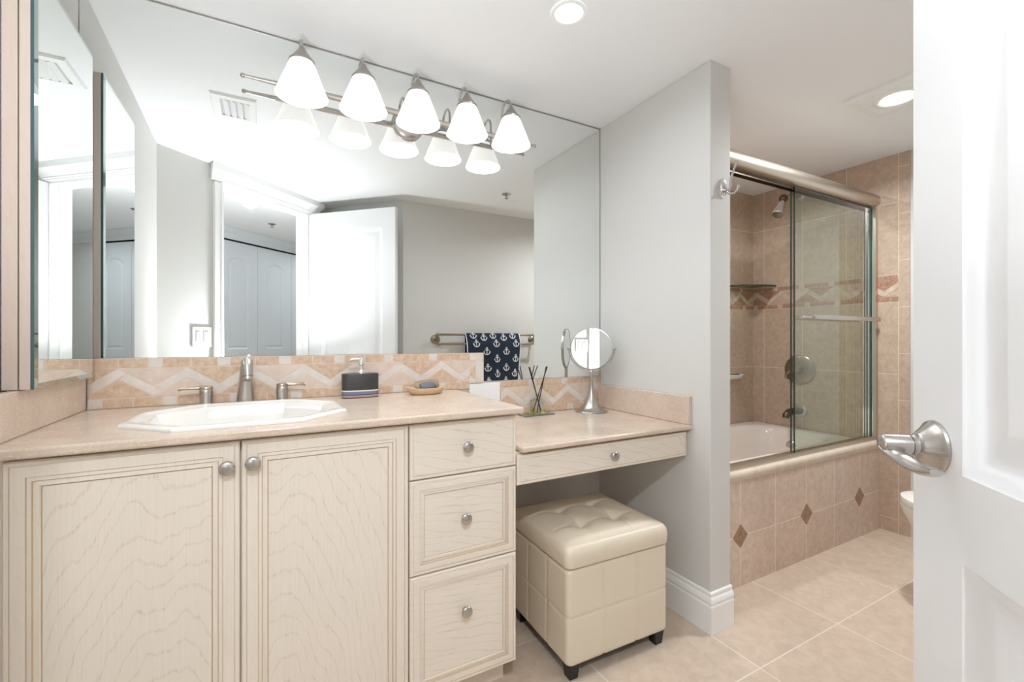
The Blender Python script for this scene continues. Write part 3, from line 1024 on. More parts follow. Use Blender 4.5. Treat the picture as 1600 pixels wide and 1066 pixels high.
# faucet
fau = thing('faucet', 'brushed nickel two-handle faucet behind the white sink', 'faucet', (-0.056, 1.697, CT1))
mb = MB()
fx, fy = -0.056, 1.697
mb.lathe([(0.0295, CT1), (0.0295, CT1 + 0.003), (0.0265, CT1 + 0.004)], 'nickel', 32, Matrix.Translation((fx, fy, 0)))
pth, rr = [], []
for k in range(9):
    t = k / 8
    pth.append((fx + 0.003 * t, fy - 0.010 * t, CT1 + 0.003 + 0.108 * t)); rr.append(0.0265 - 0.0095 * t)
for k in range(1, 11):
    a = PI * 0.60 * k / 10
    pth.append((fx + 0.003 + 0.003 * k / 10, fy - 0.010 - 0.030 * (1 - math.cos(a)) * 1.35, CT1 + 0.111 + 0.024 * math.sin(a) * 1.0)); rr.append(0.0170 - 0.0010 * k / 10)
for k in range(1, 5):
    pth.append((fx + 0.006 + 0.0006 * k, fy - 0.010 - 0.0530 - 0.0045 * k, CT1 + 0.1335 - 0.0105 * k)); rr.append(0.0160 - 0.0003 * k)
mb.tube(pth, rr, 'nickel', 28)
sp = obj('spout', mb, fau, angle=45)
e1 = Vector(pth[-1]); e0 = Vector(pth[-2]); dv = (e1 - e0).normalized()
mb = MB().tube([e1 + dv * 0.0004, e1 + dv * 0.002, e1 + dv * 0.0024, e1 + dv * 0.012], [0.0128, 0.0128, 0.0138, 0.0132], 'nickel', 24)
obj('aerator', mb, sp)
for hx_, sg in ((-0.162, -1), (0.050, 1)):
    mb = MB()
    X = Matrix.Translation((hx_, fy, 0))
    mb.lathe([(0.0225, CT1), (0.0225, CT1 + 0.003), (0.0185, CT1 + 0.005), (0.0175, CT1 + 0.010), (0.0185, CT1 + 0.038), (0.0182, CT1 + 0.046), (0.0170, CT1 + 0.049)], 'nickel', 32, X)
    hnd = obj('handle', mb, fau, angle=40)
    mb = MB()
    mb.lathe([(0.0175, CT1 + 0.0492), (0.0185, CT1 + 0.0512), (0.0185, CT1 + 0.0545), (0.0165, CT1 + 0.0585), (0.010, CT1 + 0.0600), (0.0001, CT1 + 0.0602)], 'nickel_warm', 32, X)
    mb.tube([(hx_ + sg * 0.012, fy, CT1 + 0.0545), (hx_ + sg * 0.030, fy - 0.001, CT1 + 0.0545), (hx_ + sg * 0.066, fy - 0.004, CT1 + 0.0540), (hx_ + sg * 0.0675, fy - 0.004, CT1 + 0.0540), (hx_ + sg * 0.071, fy - 0.004, CT1 + 0.0540)], [0.0062, 0.0050, 0.0046, 0.0062, 0.0062], 'nickel_warm', 14)
    obj('lever', mb, hnd, angle=40)

# ------------------------------------------------------------------ big mirror
mir = thing('wall_mirror', 'huge frameless wall mirror covering the wall up to the ceiling', 'mirror', (0.5, YM, 0.914))
outl = [(-0.4735, 1.037), (0.8195, 1.037), (0.8195, 0.914), (1.4555, 0.914), (1.4555, 2.1345), (-0.4735, 2.1345)]
mb = MB()
n = len(outl)
vs = [(x, YM, z) for x, z in outl] + [(x, YW - 0.0004, z) for x, z in outl]
mb.add(vs[:n], [tuple(range(n))], 'silvered')
mb.add(vs, [tuple(range(n, 2 * n))[::-1]] + [(i, n + i, n + (i + 1) % n, (i + 1) % n) for i in range(n)], 'plate_grey')
obj('mirror_glass', mb, mir, smooth=False)
mb = MB()
mb.box((-0.4735, YM - 0.002, 2.1345), (1.4555, YW - 0.0004, 2.1392), 'nickel_dark')
obj('top_channel', mb, mir, smooth=False)
mb = MB().box((1.4556, YM - 0.001, 0.914), (1.4592, YW - 0.0004, 2.139), 'nickel_dark')
obj('side_channel', mb, mir, smooth=False)

# ------------------------------------------------------------------ medicine cabinet on the left wall
med = thing('medicine_cabinet', 'tall pale wooden medicine cabinet with mirrored door at the left edge', 'cabinet', (-0.455, 1.515, 0.986))
MY0, MY1, MZ0, MZ1 = 1.330, 1.703, 0.986, 1.903
mb = MB().box((-0.4815, MY0 + 0.001, MZ0), (-0.4572, MY1 - 0.001, MZ1), 'wood_pink')
obj('body', mb, med, bevel=0.001)
mb = MB().box((-0.4572, MY0 + 0.006, MZ0 + 0.004), (-0.4548, MY1 - 0.006, MZ1 - 0.004), 'gap_brown')  # shade of the groove behind the door, put in as a dark brown strip
obj('groove_shade', mb, med, smooth=False)
mb = MB().box((-0.4548, MY0, MZ0), (-0.4372, MY1, MZ1), 'wood_pink')
md_ = obj('door', mb, med, bevel=0.001)
mb = MB()
XMm = frame((-0.4372, MY0, 0), (0, 1, 0))     # local -y -> +x? checked below
if (XMm.to_3x3() @ Vector((0, -1, 0))).x < 0:
    XMm = XMm @ Matrix.Diagonal((1, -1, 1, 1))
bw = 0.0125
mb.rings(0, MY1 - MY0, MZ0, MZ1, [(0, 0, 'glass_edge'), (0, -0.0058, 'glass_edge'), (bw, -0.0082, 'silvered_bevel'), (bw + 0.0001, -0.0082, 'silvered')], XMm)
obj('mirror_glass', mb, md_, smooth=False)

# ------------------------------------------------------------------ five-light vanity bar
vl = thing('vanity_light', 'five-shade brushed nickel vanity light bar mounted across the top of mirror', 'light fixture', (0.49, YM, 1.93))
RY, RZ = 1.697, 1.949
mb = MB().lathe([(0.062, 0.0), (0.063, 0.004), (0.060, 0.010), (0.048, 0.018), (0.026, 0.022), (0.012, 0.024)], 'nickel', 40, Matrix.Translation((0.492, YM, 1.937)) @ Matrix.Rotation(PI / 2, 4, 'X'))
mb.tube([(0.492, YM - 0.022, 1.937), (0.492, RY, 1.945)], 0.009, 'nickel', 14)
obj('backplate', mb, vl, angle=45)
mb = MB()
xs = [-0.062, -0.03, 0.0, 0.06, 0.12, 0.30, 0.49, 0.68, 0.86, 0.92, 0.98, 1.012, 1.043]
rs = [0.0048, 0.0056, 0.0066, 0.0086, 0.0100, 0.0108, 0.0112, 0.0108, 0.0100, 0.0086, 0.0066, 0.0056, 0.0048]
mb.tube([(x, RY, RZ) for x in xs], rs, 'nickel', 20)
mb.sphere((-0.064, RY, RZ), 0.0075, 'nickel', 16)
mb.sphere((1.045, RY, RZ), 0.0075, 'nickel', 16)
obj('rod', mb, vl, angle=60)
SHY = 1.615
for i in range(5):
    sx = 0.105 + 0.194 * i
    mb = MB()
    pth = [(sx, RY, RZ + 0.004), (sx, RY, 2.00), (sx, RY - 0.001, 2.035)]
    for k in range(1, 12):
        a = PI * k / 12
        pth.append((sx, (RY + SHY) / 2 + (RY - SHY) / 2 * math.cos(a), 2.040 + 0.045 * math.sin(a)))
    pth += [(sx, SHY, 2.036), (sx, SHY, 2.030)]
    mb.tube(pth, 0.0046, 'nickel', 14)
    obj('arm', mb, vl, angle=60)
    X = Matrix.Translation((sx, SHY, 0))
    mb = MB().lathe([(0.0065, 2.047), (0.0085, 2.044), (0.0130, 2.034), (0.0250, 2.017), (0.0350, 2.003), (0.0395, 1.999), (0.0395, 1.994), (0.0370, 1.993)], 'nickel_dark', 36, X)
    obj('cap', mb, vl, angle=45)
    mb = MB()
    mb.lathe([(0.0355, 1.9995), (0.0375, 1.994), (0.0480, 1.968), (0.0620, 1.932), (0.0785, 1.889), (0.0795, 1.886)], 'opal', 48, X, close=False)
    mb.lathe([(0.0795, 1.886), (0.0780, 1.8865), (0.0600, 1.930), (0.0450, 1.968), (0.0345, 1.992)], 'opal_inner', 48, X, close=False)
    obj('shade', mb, vl, angle=60)
    mb = MB()
    mb.sphere((sx, SHY, 1.928), 0.026, 'bulb', 20, (1, 1, 1.15))
    obj('bulb', mb, vl, angle=60)

# ------------------------------------------------------------------ makeup desk
desk = thing('makeup_desk', 'lower makeup desk drawer unit between vanity and dividing wall', 'desk', (1.06, 1.49, 0.6))
mb = MB().box((0.6815, YB, 0.640), (1.4585, 1.60, 0.7395), 'wood_rail')
obj('drawer_box', mb, desk)
mb = MB()
mb.rings(0.6835, 1.4425, 0.640, 0.7330, st)
dd1 = obj('drawer', mb, desk, angle=18)
knob(dd1, 1.0637, 0.688)
mb = MB().box((0.6958, 1.196, 0.7420), (1.4590, YW - 0.0125, 0.7600), 'counter_stone')
dtop = obj('countertop', mb, bevel=0.006, seg=3)
tag(dtop, 'pink-beige stone top of the lower makeup desk', 'countertop')
mb = MB().box((1.4415, 1.202, 0.7601), (1.4592, YW - 0.0128, 0.872), 'counter_stone')
o = obj('side_splash', mb, bevel=0.003)
tag(o, 'stone splash strip of the lower desk along the dividing wall', 'splash')

# ------------------------------------------------------------------ ottoman
OX0, OY0 = 0.838, 1.1595
OW, OD = 0.430, 0.392
XO = Matrix.Translation((OX0, OY0, 0)) @ Matrix.Rotation(math.radians(-1.6), 4, 'Z')
ott = thing('ottoman', 'square cream leather storage ottoman tucked under the makeup desk', 'ottoman', tuple(XO @ Vector((OW / 2, OD / 2, 0))))
def rrect(w, d, r, nc=5, ne=84):
    pts = []
    for (cx, cy, a0, e0, e1) in ((w - r, r, -PI / 2, None, None), (w - r, d - r, 0, None, None), (r, d - r, PI / 2, None, None), (r, r, PI, None, None)):
        for k in range(nc + 1):
            a = a0 + PI / 2 * k / nc
            pts.append((cx + r * math.cos(a), cy + r * math.sin(a)))
        # edge to the next corner
        na = a0 + PI / 2
        ex, ey = pts[-1]
        L_ = (d - 2 * r) if a0 in (-PI / 2, PI / 2) else (w - 2 * r)
        dx, dy = -math.sin(na) if False else math.cos(na + PI / 2 - PI / 2 * 1) * 0, 0
        dirx, diry = (0, 1) if a0 == -PI / 2 else (-1, 0) if a0 == 0 else (0, -1) if a0 == PI / 2 else (1, 0)
        for k in range(1, ne):
            pts.append((ex + dirx * L_ * k / ne, ey + diry * L_ * k / ne))
    return pts
def seam_shift(x, y, z, zmid):
    """inward shift of the leather at stitched seams"""
    s = 0.0
    g = lambda t, w: math.exp(-(t / w) ** 2)
    on_x = (y < 0.004 or y > OD - 0.004)
    if on_x:
        for q in (0.335, 0.665):
            s += 0.0024 * g(x - OW * q, 0.0055)
    elif x < 0.004 or x > OW - 0.004:
        for q in (0.335, 0.665):
            s += 0.0024 * g(y - OD * q, 0.0055)
    if zmid is not None:
        s += 0.0022 * g(z - zmid, 0.0045)
    return s
zb0, zb1 = 0.052, 0.357
loops = []
zsl = [zb0, zb0 + 0.004, zb0 + 0.012] + [zb0 + 0.012 + (zb1 - zb0 - 0.024) * k / 60 for k in range(1, 60)] + [zb1 - 0.012, zb1 - 0.003, zb1]
base_pts = rrect(OW, OD, 0.018)
for z in zsl:
    edge = 0.005 if z in (zb0, zb1) else 0.0015 if z in (zsl[1], zsl[-2]) else 0
    l = []
    for x, y in base_pts:
        s = seam_shift(x, y, z, 0.205) + edge
        # pillow: bulge slightly between the seams
        cx, cy = OW / 2, OD / 2
        nx, ny = (x - cx) / cx, (y - cy) / cy
        m_ = max(abs(nx), abs(ny))
        l.append((x - (s if nx > 0 else -s) * (1 if abs(nx) > 0.9 else 0), y - (s if ny > 0 else -s) * (1 if abs(ny) > 0.9 else 0), z))
    loops.append(l)
obj('base', MB().loops(loops, 'leather', XO), ott, angle=70)
# tufted lid
lo = 0.004
LW, LD = OW + 2 * lo, OD + 2 * lo
zl0, zl1 = 0.3615, 0.433
but = [(0.32, 0.32), (0.66, 0.32), (0.32, 0.68), (0.66, 0.68)]
def lid_top(x, y):
    u, v = (x + lo) / LW, (y + lo) / LD
    dome = 0.016 * (1 - (2 * u - 1) ** 4) * (1 - (2 * v - 1) ** 4)
    dmp = 0.0
    for bu, bv in but:
        r2 = ((u - bu) * LW) ** 2 + ((v - bv) * LD) ** 2
        dmp += 0.017 * math.exp(-r2 / 0.034 ** 2) + 0.008 * math.exp(-r2 / 0.012 ** 2)
    g = lambda t, w: math.exp(-(t / w) ** 2)
    cr = 0.0
    for bu in (0.32, 0.66):
        cr = max(cr, 0.0040 * g((u - bu) * LW, 0.007) * (0.35 + 0.65 * g((min(abs(v - 0.32), abs(v - 0.68))) * LD, 0.07)))
    for bv in (0.32, 0.68):
        cr = max(cr, 0.0040 * g((v - bv) * LD, 0.007) * (0.35 + 0.65 * g((min(abs(u - 0.32), abs(u - 0.66))) * LW, 0.07)))
    return zl1 + dome - dmp - cr
loops = []
lp = [(x * LW / OW - lo, y * LD / OD - lo) for x, y in rrect(OW, OD, 0.022)]
def shrink(k):
    c = (OW / 2, OD / 2)
    return [((x - c[0]) * (1 - k / (LW / 2)) + c[0], (y - c[1]) * (1 - k / (LD / 2)) + c[1]) for x, y in lp]
for ins, z in ((0.005, zl0), (0.0012, zl0 + 0.003), (0, zl0 + 0.009), (-0.0015, zl0 + 0.028), (-0.001, zl0 + 0.045), (0.002, zl0 + 0.056), (0.007, zl0 + 0.064), (0.013, zl0 + 0.0685)):
    l = []
    for x, y in shrink(ins):
        s = 0.0
        g = lambda t, w: math.exp(-(t / w) ** 2)
        if y < 0.01 or y > OD - 0.01:
            s = 0.0016 * (g(x - OW * 0.335, 0.004) + g(x - OW * 0.665, 0.004))
        l.append((x, y + (s if y < OD / 2 else -s), z))
    loops.append(l)
for k in range(1, 30):
    f = 0.013 + (LW / 2 - 0.013) * (k / 30) ** 0.95
    kk = f / (LW / 2)
    c = (OW / 2, OD / 2)
    l = []
    for x, y in lp:
        X_, Y_ = (x - c[0]) * (1 - kk) + c[0], (y - c[1]) * (1 - kk) + c[1]
        bl = min(1, k / 4)
        l.append((X_, Y_, (zl0 + 0.0685) * (1 - bl) + lid_top(X_, Y_) * bl))
    loops.append(l)
obj('lid', MB().loops(loops, 'leather', XO), ott, angle=70)
for bu, bv in but:
    x, y = bu * LW - lo, bv * LD - lo
    mb = MB().sphere((x, y, lid_top(x, y) + 0.0005), 0.0085, 'leather', 16, (1, 1, 0.42), XO)
    obj('button', mb, ott)
mb = MB().box((0.012, 0.012, 0.046), (OW - 0.012, OD - 0.012, 0.0535), 'black_wood', XO)
obj('base_board', mb, ott, label='black board under the base')
for x, y in ((0.010, 0.008), (OW - 0.052, 0.008), (0.010, OD - 0.050), (OW - 0.052, OD - 0.050)):
    mb = MB()
    a = 0.042
    mb.loops([[(x + i, y + i, 0.0) , (x + a - i, y + i, 0.0), (x + a - i, y + a - i, 0.0), (x + i, y + a - i, 0.0)] if z == 0 else [(x, y, z), (x + a, y, z), (x + a, y + a, z), (x, y + a, z)] for i, z in ((0.005, 0), (0, 0.0525))], 'black_wood', XO)
    obj('leg', mb, ott, bevel=0.002)

# ------------------------------------------------------------------ things on the counters
# soap dispenser
sd = thing('soap_dispenser', 'charcoal block soap dispenser with white and blue bands and chrome pump', 'soap dispenser', (0.298, 1.672, CT1))
def oval(w, d, z, n=40, p=2.8):
    out = []
    for k in range(n):
        a = 2 * PI * k / n
        c, s = math.cos(a), math.sin(a)
        out.append((0.298 + math.copysign(abs(c) ** (2 / p), c) * w / 2, 1.672 + math.copysign(abs(s) ** (2 / p), s) * d / 2, z))
    return out
zc = CT1 + 0.0004
layers = [('body', 'charcoal', 0.0270, 0.0850, None), ('band', 'band_white', 0.0225, 0.0270, 'white band'), ('band', 'band_blue', 0.0120, 0.0225, 'dusty blue band'), ('band', 'band_black', 0.0095, 0.0120, 'thin black band'), ('band', 'band_rose', 0.0025, 0.0095, 'dusty rose band'), ('foot', 'band_black', 0.0, 0.0025, 'black foot')]
for nm, mt, a, b, lb in layers:
    w_, d_ = 0.126, 0.060
    if nm == 'body':
        ls = [oval(w_, d_, zc + a), oval(w_, d_, zc + b - 0.004), oval(w_ - 0.002, d_ - 0.002, zc + b - 0.001), oval(w_ - 0.006, d_ - 0.006, zc + b), oval(w_ * 0.5, d_ * 0.5, zc + b - 0.001)]
    else:
        ls = [oval(w_, d_, zc + a), oval(w_, d_, zc + b)]
    obj(nm, MB().loops(ls, mt), sd, angle=40, label=lb)
mb = MB().lathe([(0.0115, zc + 0.084), (0.0115, zc + 0.092), (0.0095, zc + 0.094), (0.0085, zc + 0.095), (0.0085, zc + 0.100), (0.0060, zc + 0.101), (0.0060, zc + 0.112), (0.0100, zc + 0.114), (0.0105, zc + 0.138), (0.0095, zc + 0.140), (0.0001, zc + 0.1405)], 'chrome', 28, Matrix.Translation((0.302, 1.672, 0)))
mb.tube([(0.300, 1.672, zc + 0.136), (0.282, 1.672, zc + 0.1355), (0.268, 1.672, zc + 0.134), (0.262, 1.672, zc + 0.130)], [0.0045, 0.004, 0.0036, 0.003], 'chrome', 12)
obj('pump', mb, sd, angle=45, label='chrome pump')

# soap dish with two bars
dx, dy = 0.532, 1.648
dish = MB()
def dloop(w, d, z):
    return [(dx + w * math.cos(2 * PI * k / 40), dy + d * math.sin(2 * PI * k / 40) * (1 + 0.0), z + 0.004 * (abs(math.cos(2 * PI * k / 40)) ** 3) * (1 if z > CT1 + 0.006 else 0)) for k in range(40)]
z0 = CT1 + 0.0004
dish.loops([dloop(0.052, 0.030, z0), dloop(0.060, 0.036, z0 + 0.003), dloop(0.073, 0.044, z0 + 0.016), dloop(0.0765, 0.047, z0 + 0.0235), dloop(0.0745, 0.0455, z0 + 0.0245), dloop(0.070, 0.042, z0 + 0.0175), dloop(0.055, 0.032, z0 + 0.008), dloop(0.02, 0.012, z0 + 0.0065)], 'dish_wood')
o = obj('soap_dish', dish, angle=50)
tag(o, 'oval tan wooden dish on the counter beside the step down', 'dish')
def soap(name, label, mat, c, size, rot, wave=0.0):
    mb = MB()
    X = Matrix.Translation(Vector(c)) @ Matrix.Rotation(rot[2], 4, 'Z') @ Matrix.Rotation(rot[0], 4, 'X') @ Matrix.Rotation(rot[1], 4, 'Y')
    a, b, h_ = size
    L = []
    for t, k in ((0, 0.72), (0.12, 0.92), (0.3, 1.0), (0.7, 1.0), (0.88, 0.92), (1, 0.72)):
        L.append([(k * a * math.copysign(abs(math.cos(q)) ** 0.7, math.cos(q)), k * b * math.copysign(abs(math.sin(q)) ** 0.7, math.sin(q)) + wave * math.sin(3 * math.cos(q)), h_ * (t - 0.5)) for q in [2 * PI * k_ / 28 for k_ in range(28)]])
    mb.loops(L, mat, X)
    o = obj(name, mb, angle=60)
    tag(o, label, 'soap')
soap('soap_bar', 'slate grey leaf-shaped soap lying in the tan dish', 'soap_slate', (0.535, 1.628, z0 + 0.0330), (0.034, 0.017, 0.011), (math.radians(38), 0, math.radians(8)), 0.002)
soap('soap_bar', 'brown soap standing behind the slate one in the dish', 'soap_tan', (0.540, 1.662, z0 + 0.0340), (0.050, 0.022, 0.010), (math.radians(46), 0, math.radians(4)), 0.0015)

# glass tray, reed diffuser
ZD = 0.7603
tray = MB().prism([(0.972, 1.655), (1.124, 1.655), (1.130, 1.7395), (0.976, 1.7395)], ZD, ZD + 0.0055, 'shelf_glass')
tray.prism([(0.9715, 1.6545), (1.1245, 1.6545), (1.1243, 1.6552), (0.9718, 1.6552)], ZD, ZD + 0.0055, 'tray_edge')
tray.prism([(0.9715, 1.6545), (0.9723, 1.6545), (0.9768, 1.7395), (0.9760, 1.7395)], ZD, ZD + 0.0055, 'tray_edge')
o = obj('glass_tray', tray, smooth=False)
tag(o, 'flat dark-edged glass tray under the reed diffuser', 'tray')
df = thing('reed_diffuser', 'clear glass reed diffuser bottle with black reeds on makeup desk', 'reed diffuser', (1.064, 1.703, ZD + 0.0056))
zb = ZD + 0.0058
bx, by = 1.064, 1.703
def sq(w, z):
    return [(bx + math.copysign(abs(math.cos(a)) ** 0.45, math.cos(a)) * w, by + math.copysign(abs(math.sin(a)) ** 0.45, math.sin(a)) * w, z) for a in [2 * PI * k / 32 for k in range(32)]]
def sqr(w, z, r):
    return [(p[0] * (1 - r) + (bx + w * math.cos(2 * PI * k / 32)) * r, p[1] * (1 - r) + (by + w * math.sin(2 * PI * k / 32)) * r, z) for k, p in enumerate(sq(w, z))]
mb = MB().loops([sqr(0.032, zb, 0), sqr(0.034, zb + 0.003, 0), sqr(0.034, zb + 0.046, 0), sqr(0.031, zb + 0.056, 0.2), sqr(0.016, zb + 0.064, 0.8), sqr(0.0105, zb + 0.067, 1), sqr(0.0105, zb + 0.080, 1), sqr(0.0125, zb + 0.081, 1), sqr(0.0125, zb + 0.085, 1), sqr(0.009, zb + 0.085, 1), sqr(0.009, zb + 0.067, 1)], 'clear_glass', cap1=False)
obj('bottle', mb, df, angle=50)
mb = MB().loops([sqr(0.030, zb + 0.004, 0), sqr(0.0315, zb + 0.006, 0), sqr(0.0315, zb + 0.016, 0)], 'oil')
obj('oil', mb, df, label='amber scented oil')
for tx, ty, bx2, by2 in ((-0.047, -0.01, 0.020, 0.006), (-0.041, 0.008, 0.012, -0.012), (0.046, -0.008, -0.019, 0.008), (0.052, 0.010, -0.012, -0.014)):
    mb = MB().tube([(bx + bx2, by + by2, zb + 0.006), (bx + tx, by + ty, zb + 0.205)], 0.0022, 'reed_black', 8)
    obj('reed', mb, df)

# makeup mirror on a trumpet stand
mx_, my_ = 1.324, 1.650
mk = thing('makeup_mirror', 'round swivel makeup mirror on a nickel trumpet stand on the desk', 'mirror', (mx_, my_, ZD))
z = ZD
mb = MB().lathe([(0.074, z), (0.0755, z + 0.002), (0.074, z + 0.004), (0.058, z + 0.0105), (0.044, z + 0.022), (0.032, z + 0.040), (0.022, z + 0.062), (0.0145, z + 0.085), (0.0095, z + 0.110), (0.0082, z + 0.125)], 'nickel', 48, Matrix.Translation((mx_, my_, 0)))
obj('base', mb, mk, angle=60)
mb = MB().lathe([(0.0080, z + 0.1245), (0.0078, z + 0.165), (0.0078, z + 0.186), (0.0065, z + 0.191), (0.003, z + 0.1935)], 'nickel', 24, Matrix.Translation((mx_, my_, 0)))
obj('stem', mb, mk, angle=60)
cz = 1.051
nrm = Vector((-0.693, -0.721, 0.0)).normalized()
sx_ = Vector((-nrm.y, nrm.x, 0))           # to the right as seen from the front
XM = Matrix((sx_, -nrm, Vector((0, 0, 1)))).transposed().to_4x4()
XM.translation = (mx_, my_, cz)
mb = MB()
pth = [XM @ Vector((0.1035 * math.cos(a), 0, 0.1035 * math.sin(a))) for a in [PI + PI * k / 30 for k in range(31)]]
mb.tube(pth, 0.0030, 'nickel', 10)
obj('yoke', mb, mk)
XT = XM @ Matrix.Translation((0, 0, 0)) @ Matrix.Rotation(math.radians(-1.0), 4, 'X') @ Matrix.Rotation(PI / 2, 4, 'X')
mb = MB()
mb.lathe([(0.0925, -0.0065), (0.0965, -0.0060), (0.0975, 0.0), (0.0965, 0.0060), (0.0925, 0.0065)], 'nickel', 64, XT, close=False)
disc = obj('frame', mb, mk, angle=60)
mb = MB().lathe([(0.0925, 0.0055), (0.0924, 0.0056), (0.0001, 0.0056)], 'silvered', 64, XT, close=False)
obj('mirror_glass', mb, disc, smooth=False)
mb = MB().lathe([(0.0925, -0.0055), (0.0924, -0.0056), (0.0001, -0.0056)], 'silvered', 64, XT, close=False)
obj('mirror_glass', mb, disc, smooth=False, label='glass on the back face')
for s_ in (-1, 1):
    mb = MB().tube([XM @ Vector((s_ * 0.097, 0, 0)), XM @ Vector((s_ * 0.106, 0, 0)), XM @ Vector((s_ * 0.1065, 0, 0)), XM @ Vector((s_ * 0.113, 0, 0))], [0.0025, 0.0025, 0.0058, 0.0050], 'nickel_dark', 14)
    obj('pivot_knob', mb, mk)

# ------------------------------------------------------------------ robe hook on the end of the dividing wall
hk = thing('robe_hook', 'nickel double robe hook on the end of the dividing wall', 'hook', (1.527, YD, 1.67))
X = Matrix.Translation((1.527, YD, 1.668)) @ Matrix.Diagonal((1, 1, 1.55, 1)) @ Matrix.Rotation(PI / 2, 4, 'X')
mb = MB().lathe([(0.0235, 0.0), (0.0240, 0.003), (0.0205, 0.0055), (0.0185, 0.0055), (0.0165, 0.009), (0.008, 0.011), (0.0001, 0.0112)], 'chrome', 36, X)
obj('plate', mb, hk, angle=40)
mb = MB().tube([(1.527, YD - 0.009, 1.660), (1.527, YD - 0.022, 1.650), (1.527, YD - 0.034, 1.665), (1.527, YD - 0.037, 1.695), (1.527, YD - 0.046, 1.722), (1.527, YD - 0.058, 1.745), (1.527, YD - 0.060, 1.755)], [0.006, 0.0055, 0.0048, 0.0044, 0.0042, 0.0042, 0.0046], 'nickel', 12)
obj('upper_prong', mb, hk, angle=60)
mb = MB().tube([(1.527, YD - 0.020, 1.651), (1.527, YD - 0.034, 1.638), (1.527, YD - 0.052, 1.637), (1.527, YD - 0.064, 1.648), (1.527, YD - 0.067, 1.662)], [0.0055, 0.0050, 0.0045, 0.0042, 0.0046], 'nickel', 12)
obj('lower_prong', mb, hk, angle=60)

# ------------------------------------------------------------------ ceiling fittings
def downlight(x, y, r, label, lens, watts, col, group=None, rot=(0, 0, 0), spread=165):
    t = thing('recessed_light', label, 'ceiling light', (x, y, H), group)
    X = Matrix.Translation((x, y, H))
    mb = MB().lathe([(r, -0.0005), (r, -0.004), (r - 0.003, -0.006), (r * 0.80, -0.005), (r * 0.78, -0.002)], 'trim_white', 40, X, close=False)
    obj('trim_ring', mb, t)
    mb = MB().lathe([(r * 0.78, -0.0022), (r * 0.60, -0.0036), (0.0001, -0.0042)], lens, 40, X, close=False)
    obj('lens', mb, t)
    area_lamp('lamp', (x, y, H - 0.012), r * 1.5, watts, col, t, spread=spread, rot=rot)
    return t
downlight(0.852, 1.175, 0.056, 'round recessed ceiling light lit above the makeup desk', 'lamp_lens', DOWN_W, (0.88, 0.94, 1.0))
p = ew(0.14, -0.42)
downlight(p.x, p.y, 0.07, 'round recessed hallway light just outside the entry door', 'lamp_lens_cool', HALL_NEAR_W, (0.88, 0.94, 1.0), 'hallway ceiling lights', rot=(math.radians(36), 0, -math.radians(24)))
p = ew(1.9, -0.75)
downlight(p.x, p.y, 0.07, 'added unseen fill light deep in the left end of hall', 'lamp_lens_cool', HALL_FILL_W, (0.88, 0.95, 1.0), 'hallway ceiling lights')  # unseen lamp added to brighten the hall and closet doors
p = ew(-1.3, -0.75)
downlight(p.x, p.y, 0.07, 'added unseen fill light deep in the right end of hall', 'lamp_lens_cool', HALL_FILL_W * 0.5, (0.88, 0.95, 1.0), 'hallway ceiling lights')  # second unseen lamp added as hall fill
downlight(2.20, 1.64, 0.06, 'added unseen fill light in the ceiling over the bathtub', 'lamp_lens', TUB_FILL_W, (0.94, 0.965, 1.0))  # unseen lamp added to brighten the tub alcove
# fan-light panel
fan = thing('fan_light', 'rectangular white exhaust fan panel with round lamp before the tub', 'exhaust fan', (2.36, 0.88, H))
mb = MB()
FX0, FX1, FY0, FY1 = 2.222, 2.500, 0.735, 1.028
zc = H - 0.0005
def fl(i, z):
    return [(FX0 + i, FY0 + i, z), (FX1 - i, FY0 + i, z), (FX1 - i, FY1 - i, z), (FX0 + i, FY1 - i, z)]
mb.loops([fl(0, zc), fl(0, zc - 0.012), fl(0.004, zc - 0.016), fl(0.028, zc - 0.019), fl(0.030, zc - 0.014), fl(0.036, zc - 0.014), fl(0.038, zc - 0.019)], 'trim_white')
obj('panel', mb, fan, smooth=False)
X = Matrix.Translation((2.352, 0.888, H - 0.0195))
mb = MB().lathe([(0.082, 0.0), (0.080, -0.005), (0.072, -0.008), (0.060, -0.006), (0.058, -0.002)], 'trim_white', 48, X, close=False)
obj('lamp_ring', mb, fan, angle=60)
mb = MB().lathe([(0.059, -0.001), (0.045, -0.0035), (0.0001, -0.004)], 'lamp_lens', 40, X, close=False)
obj('lens', mb, fan)
area_lamp('lamp', (2.352, 0.888, H - 0.032), 0.11, FAN_W, (0.94, 0.965, 1.0), fan, spread=165)
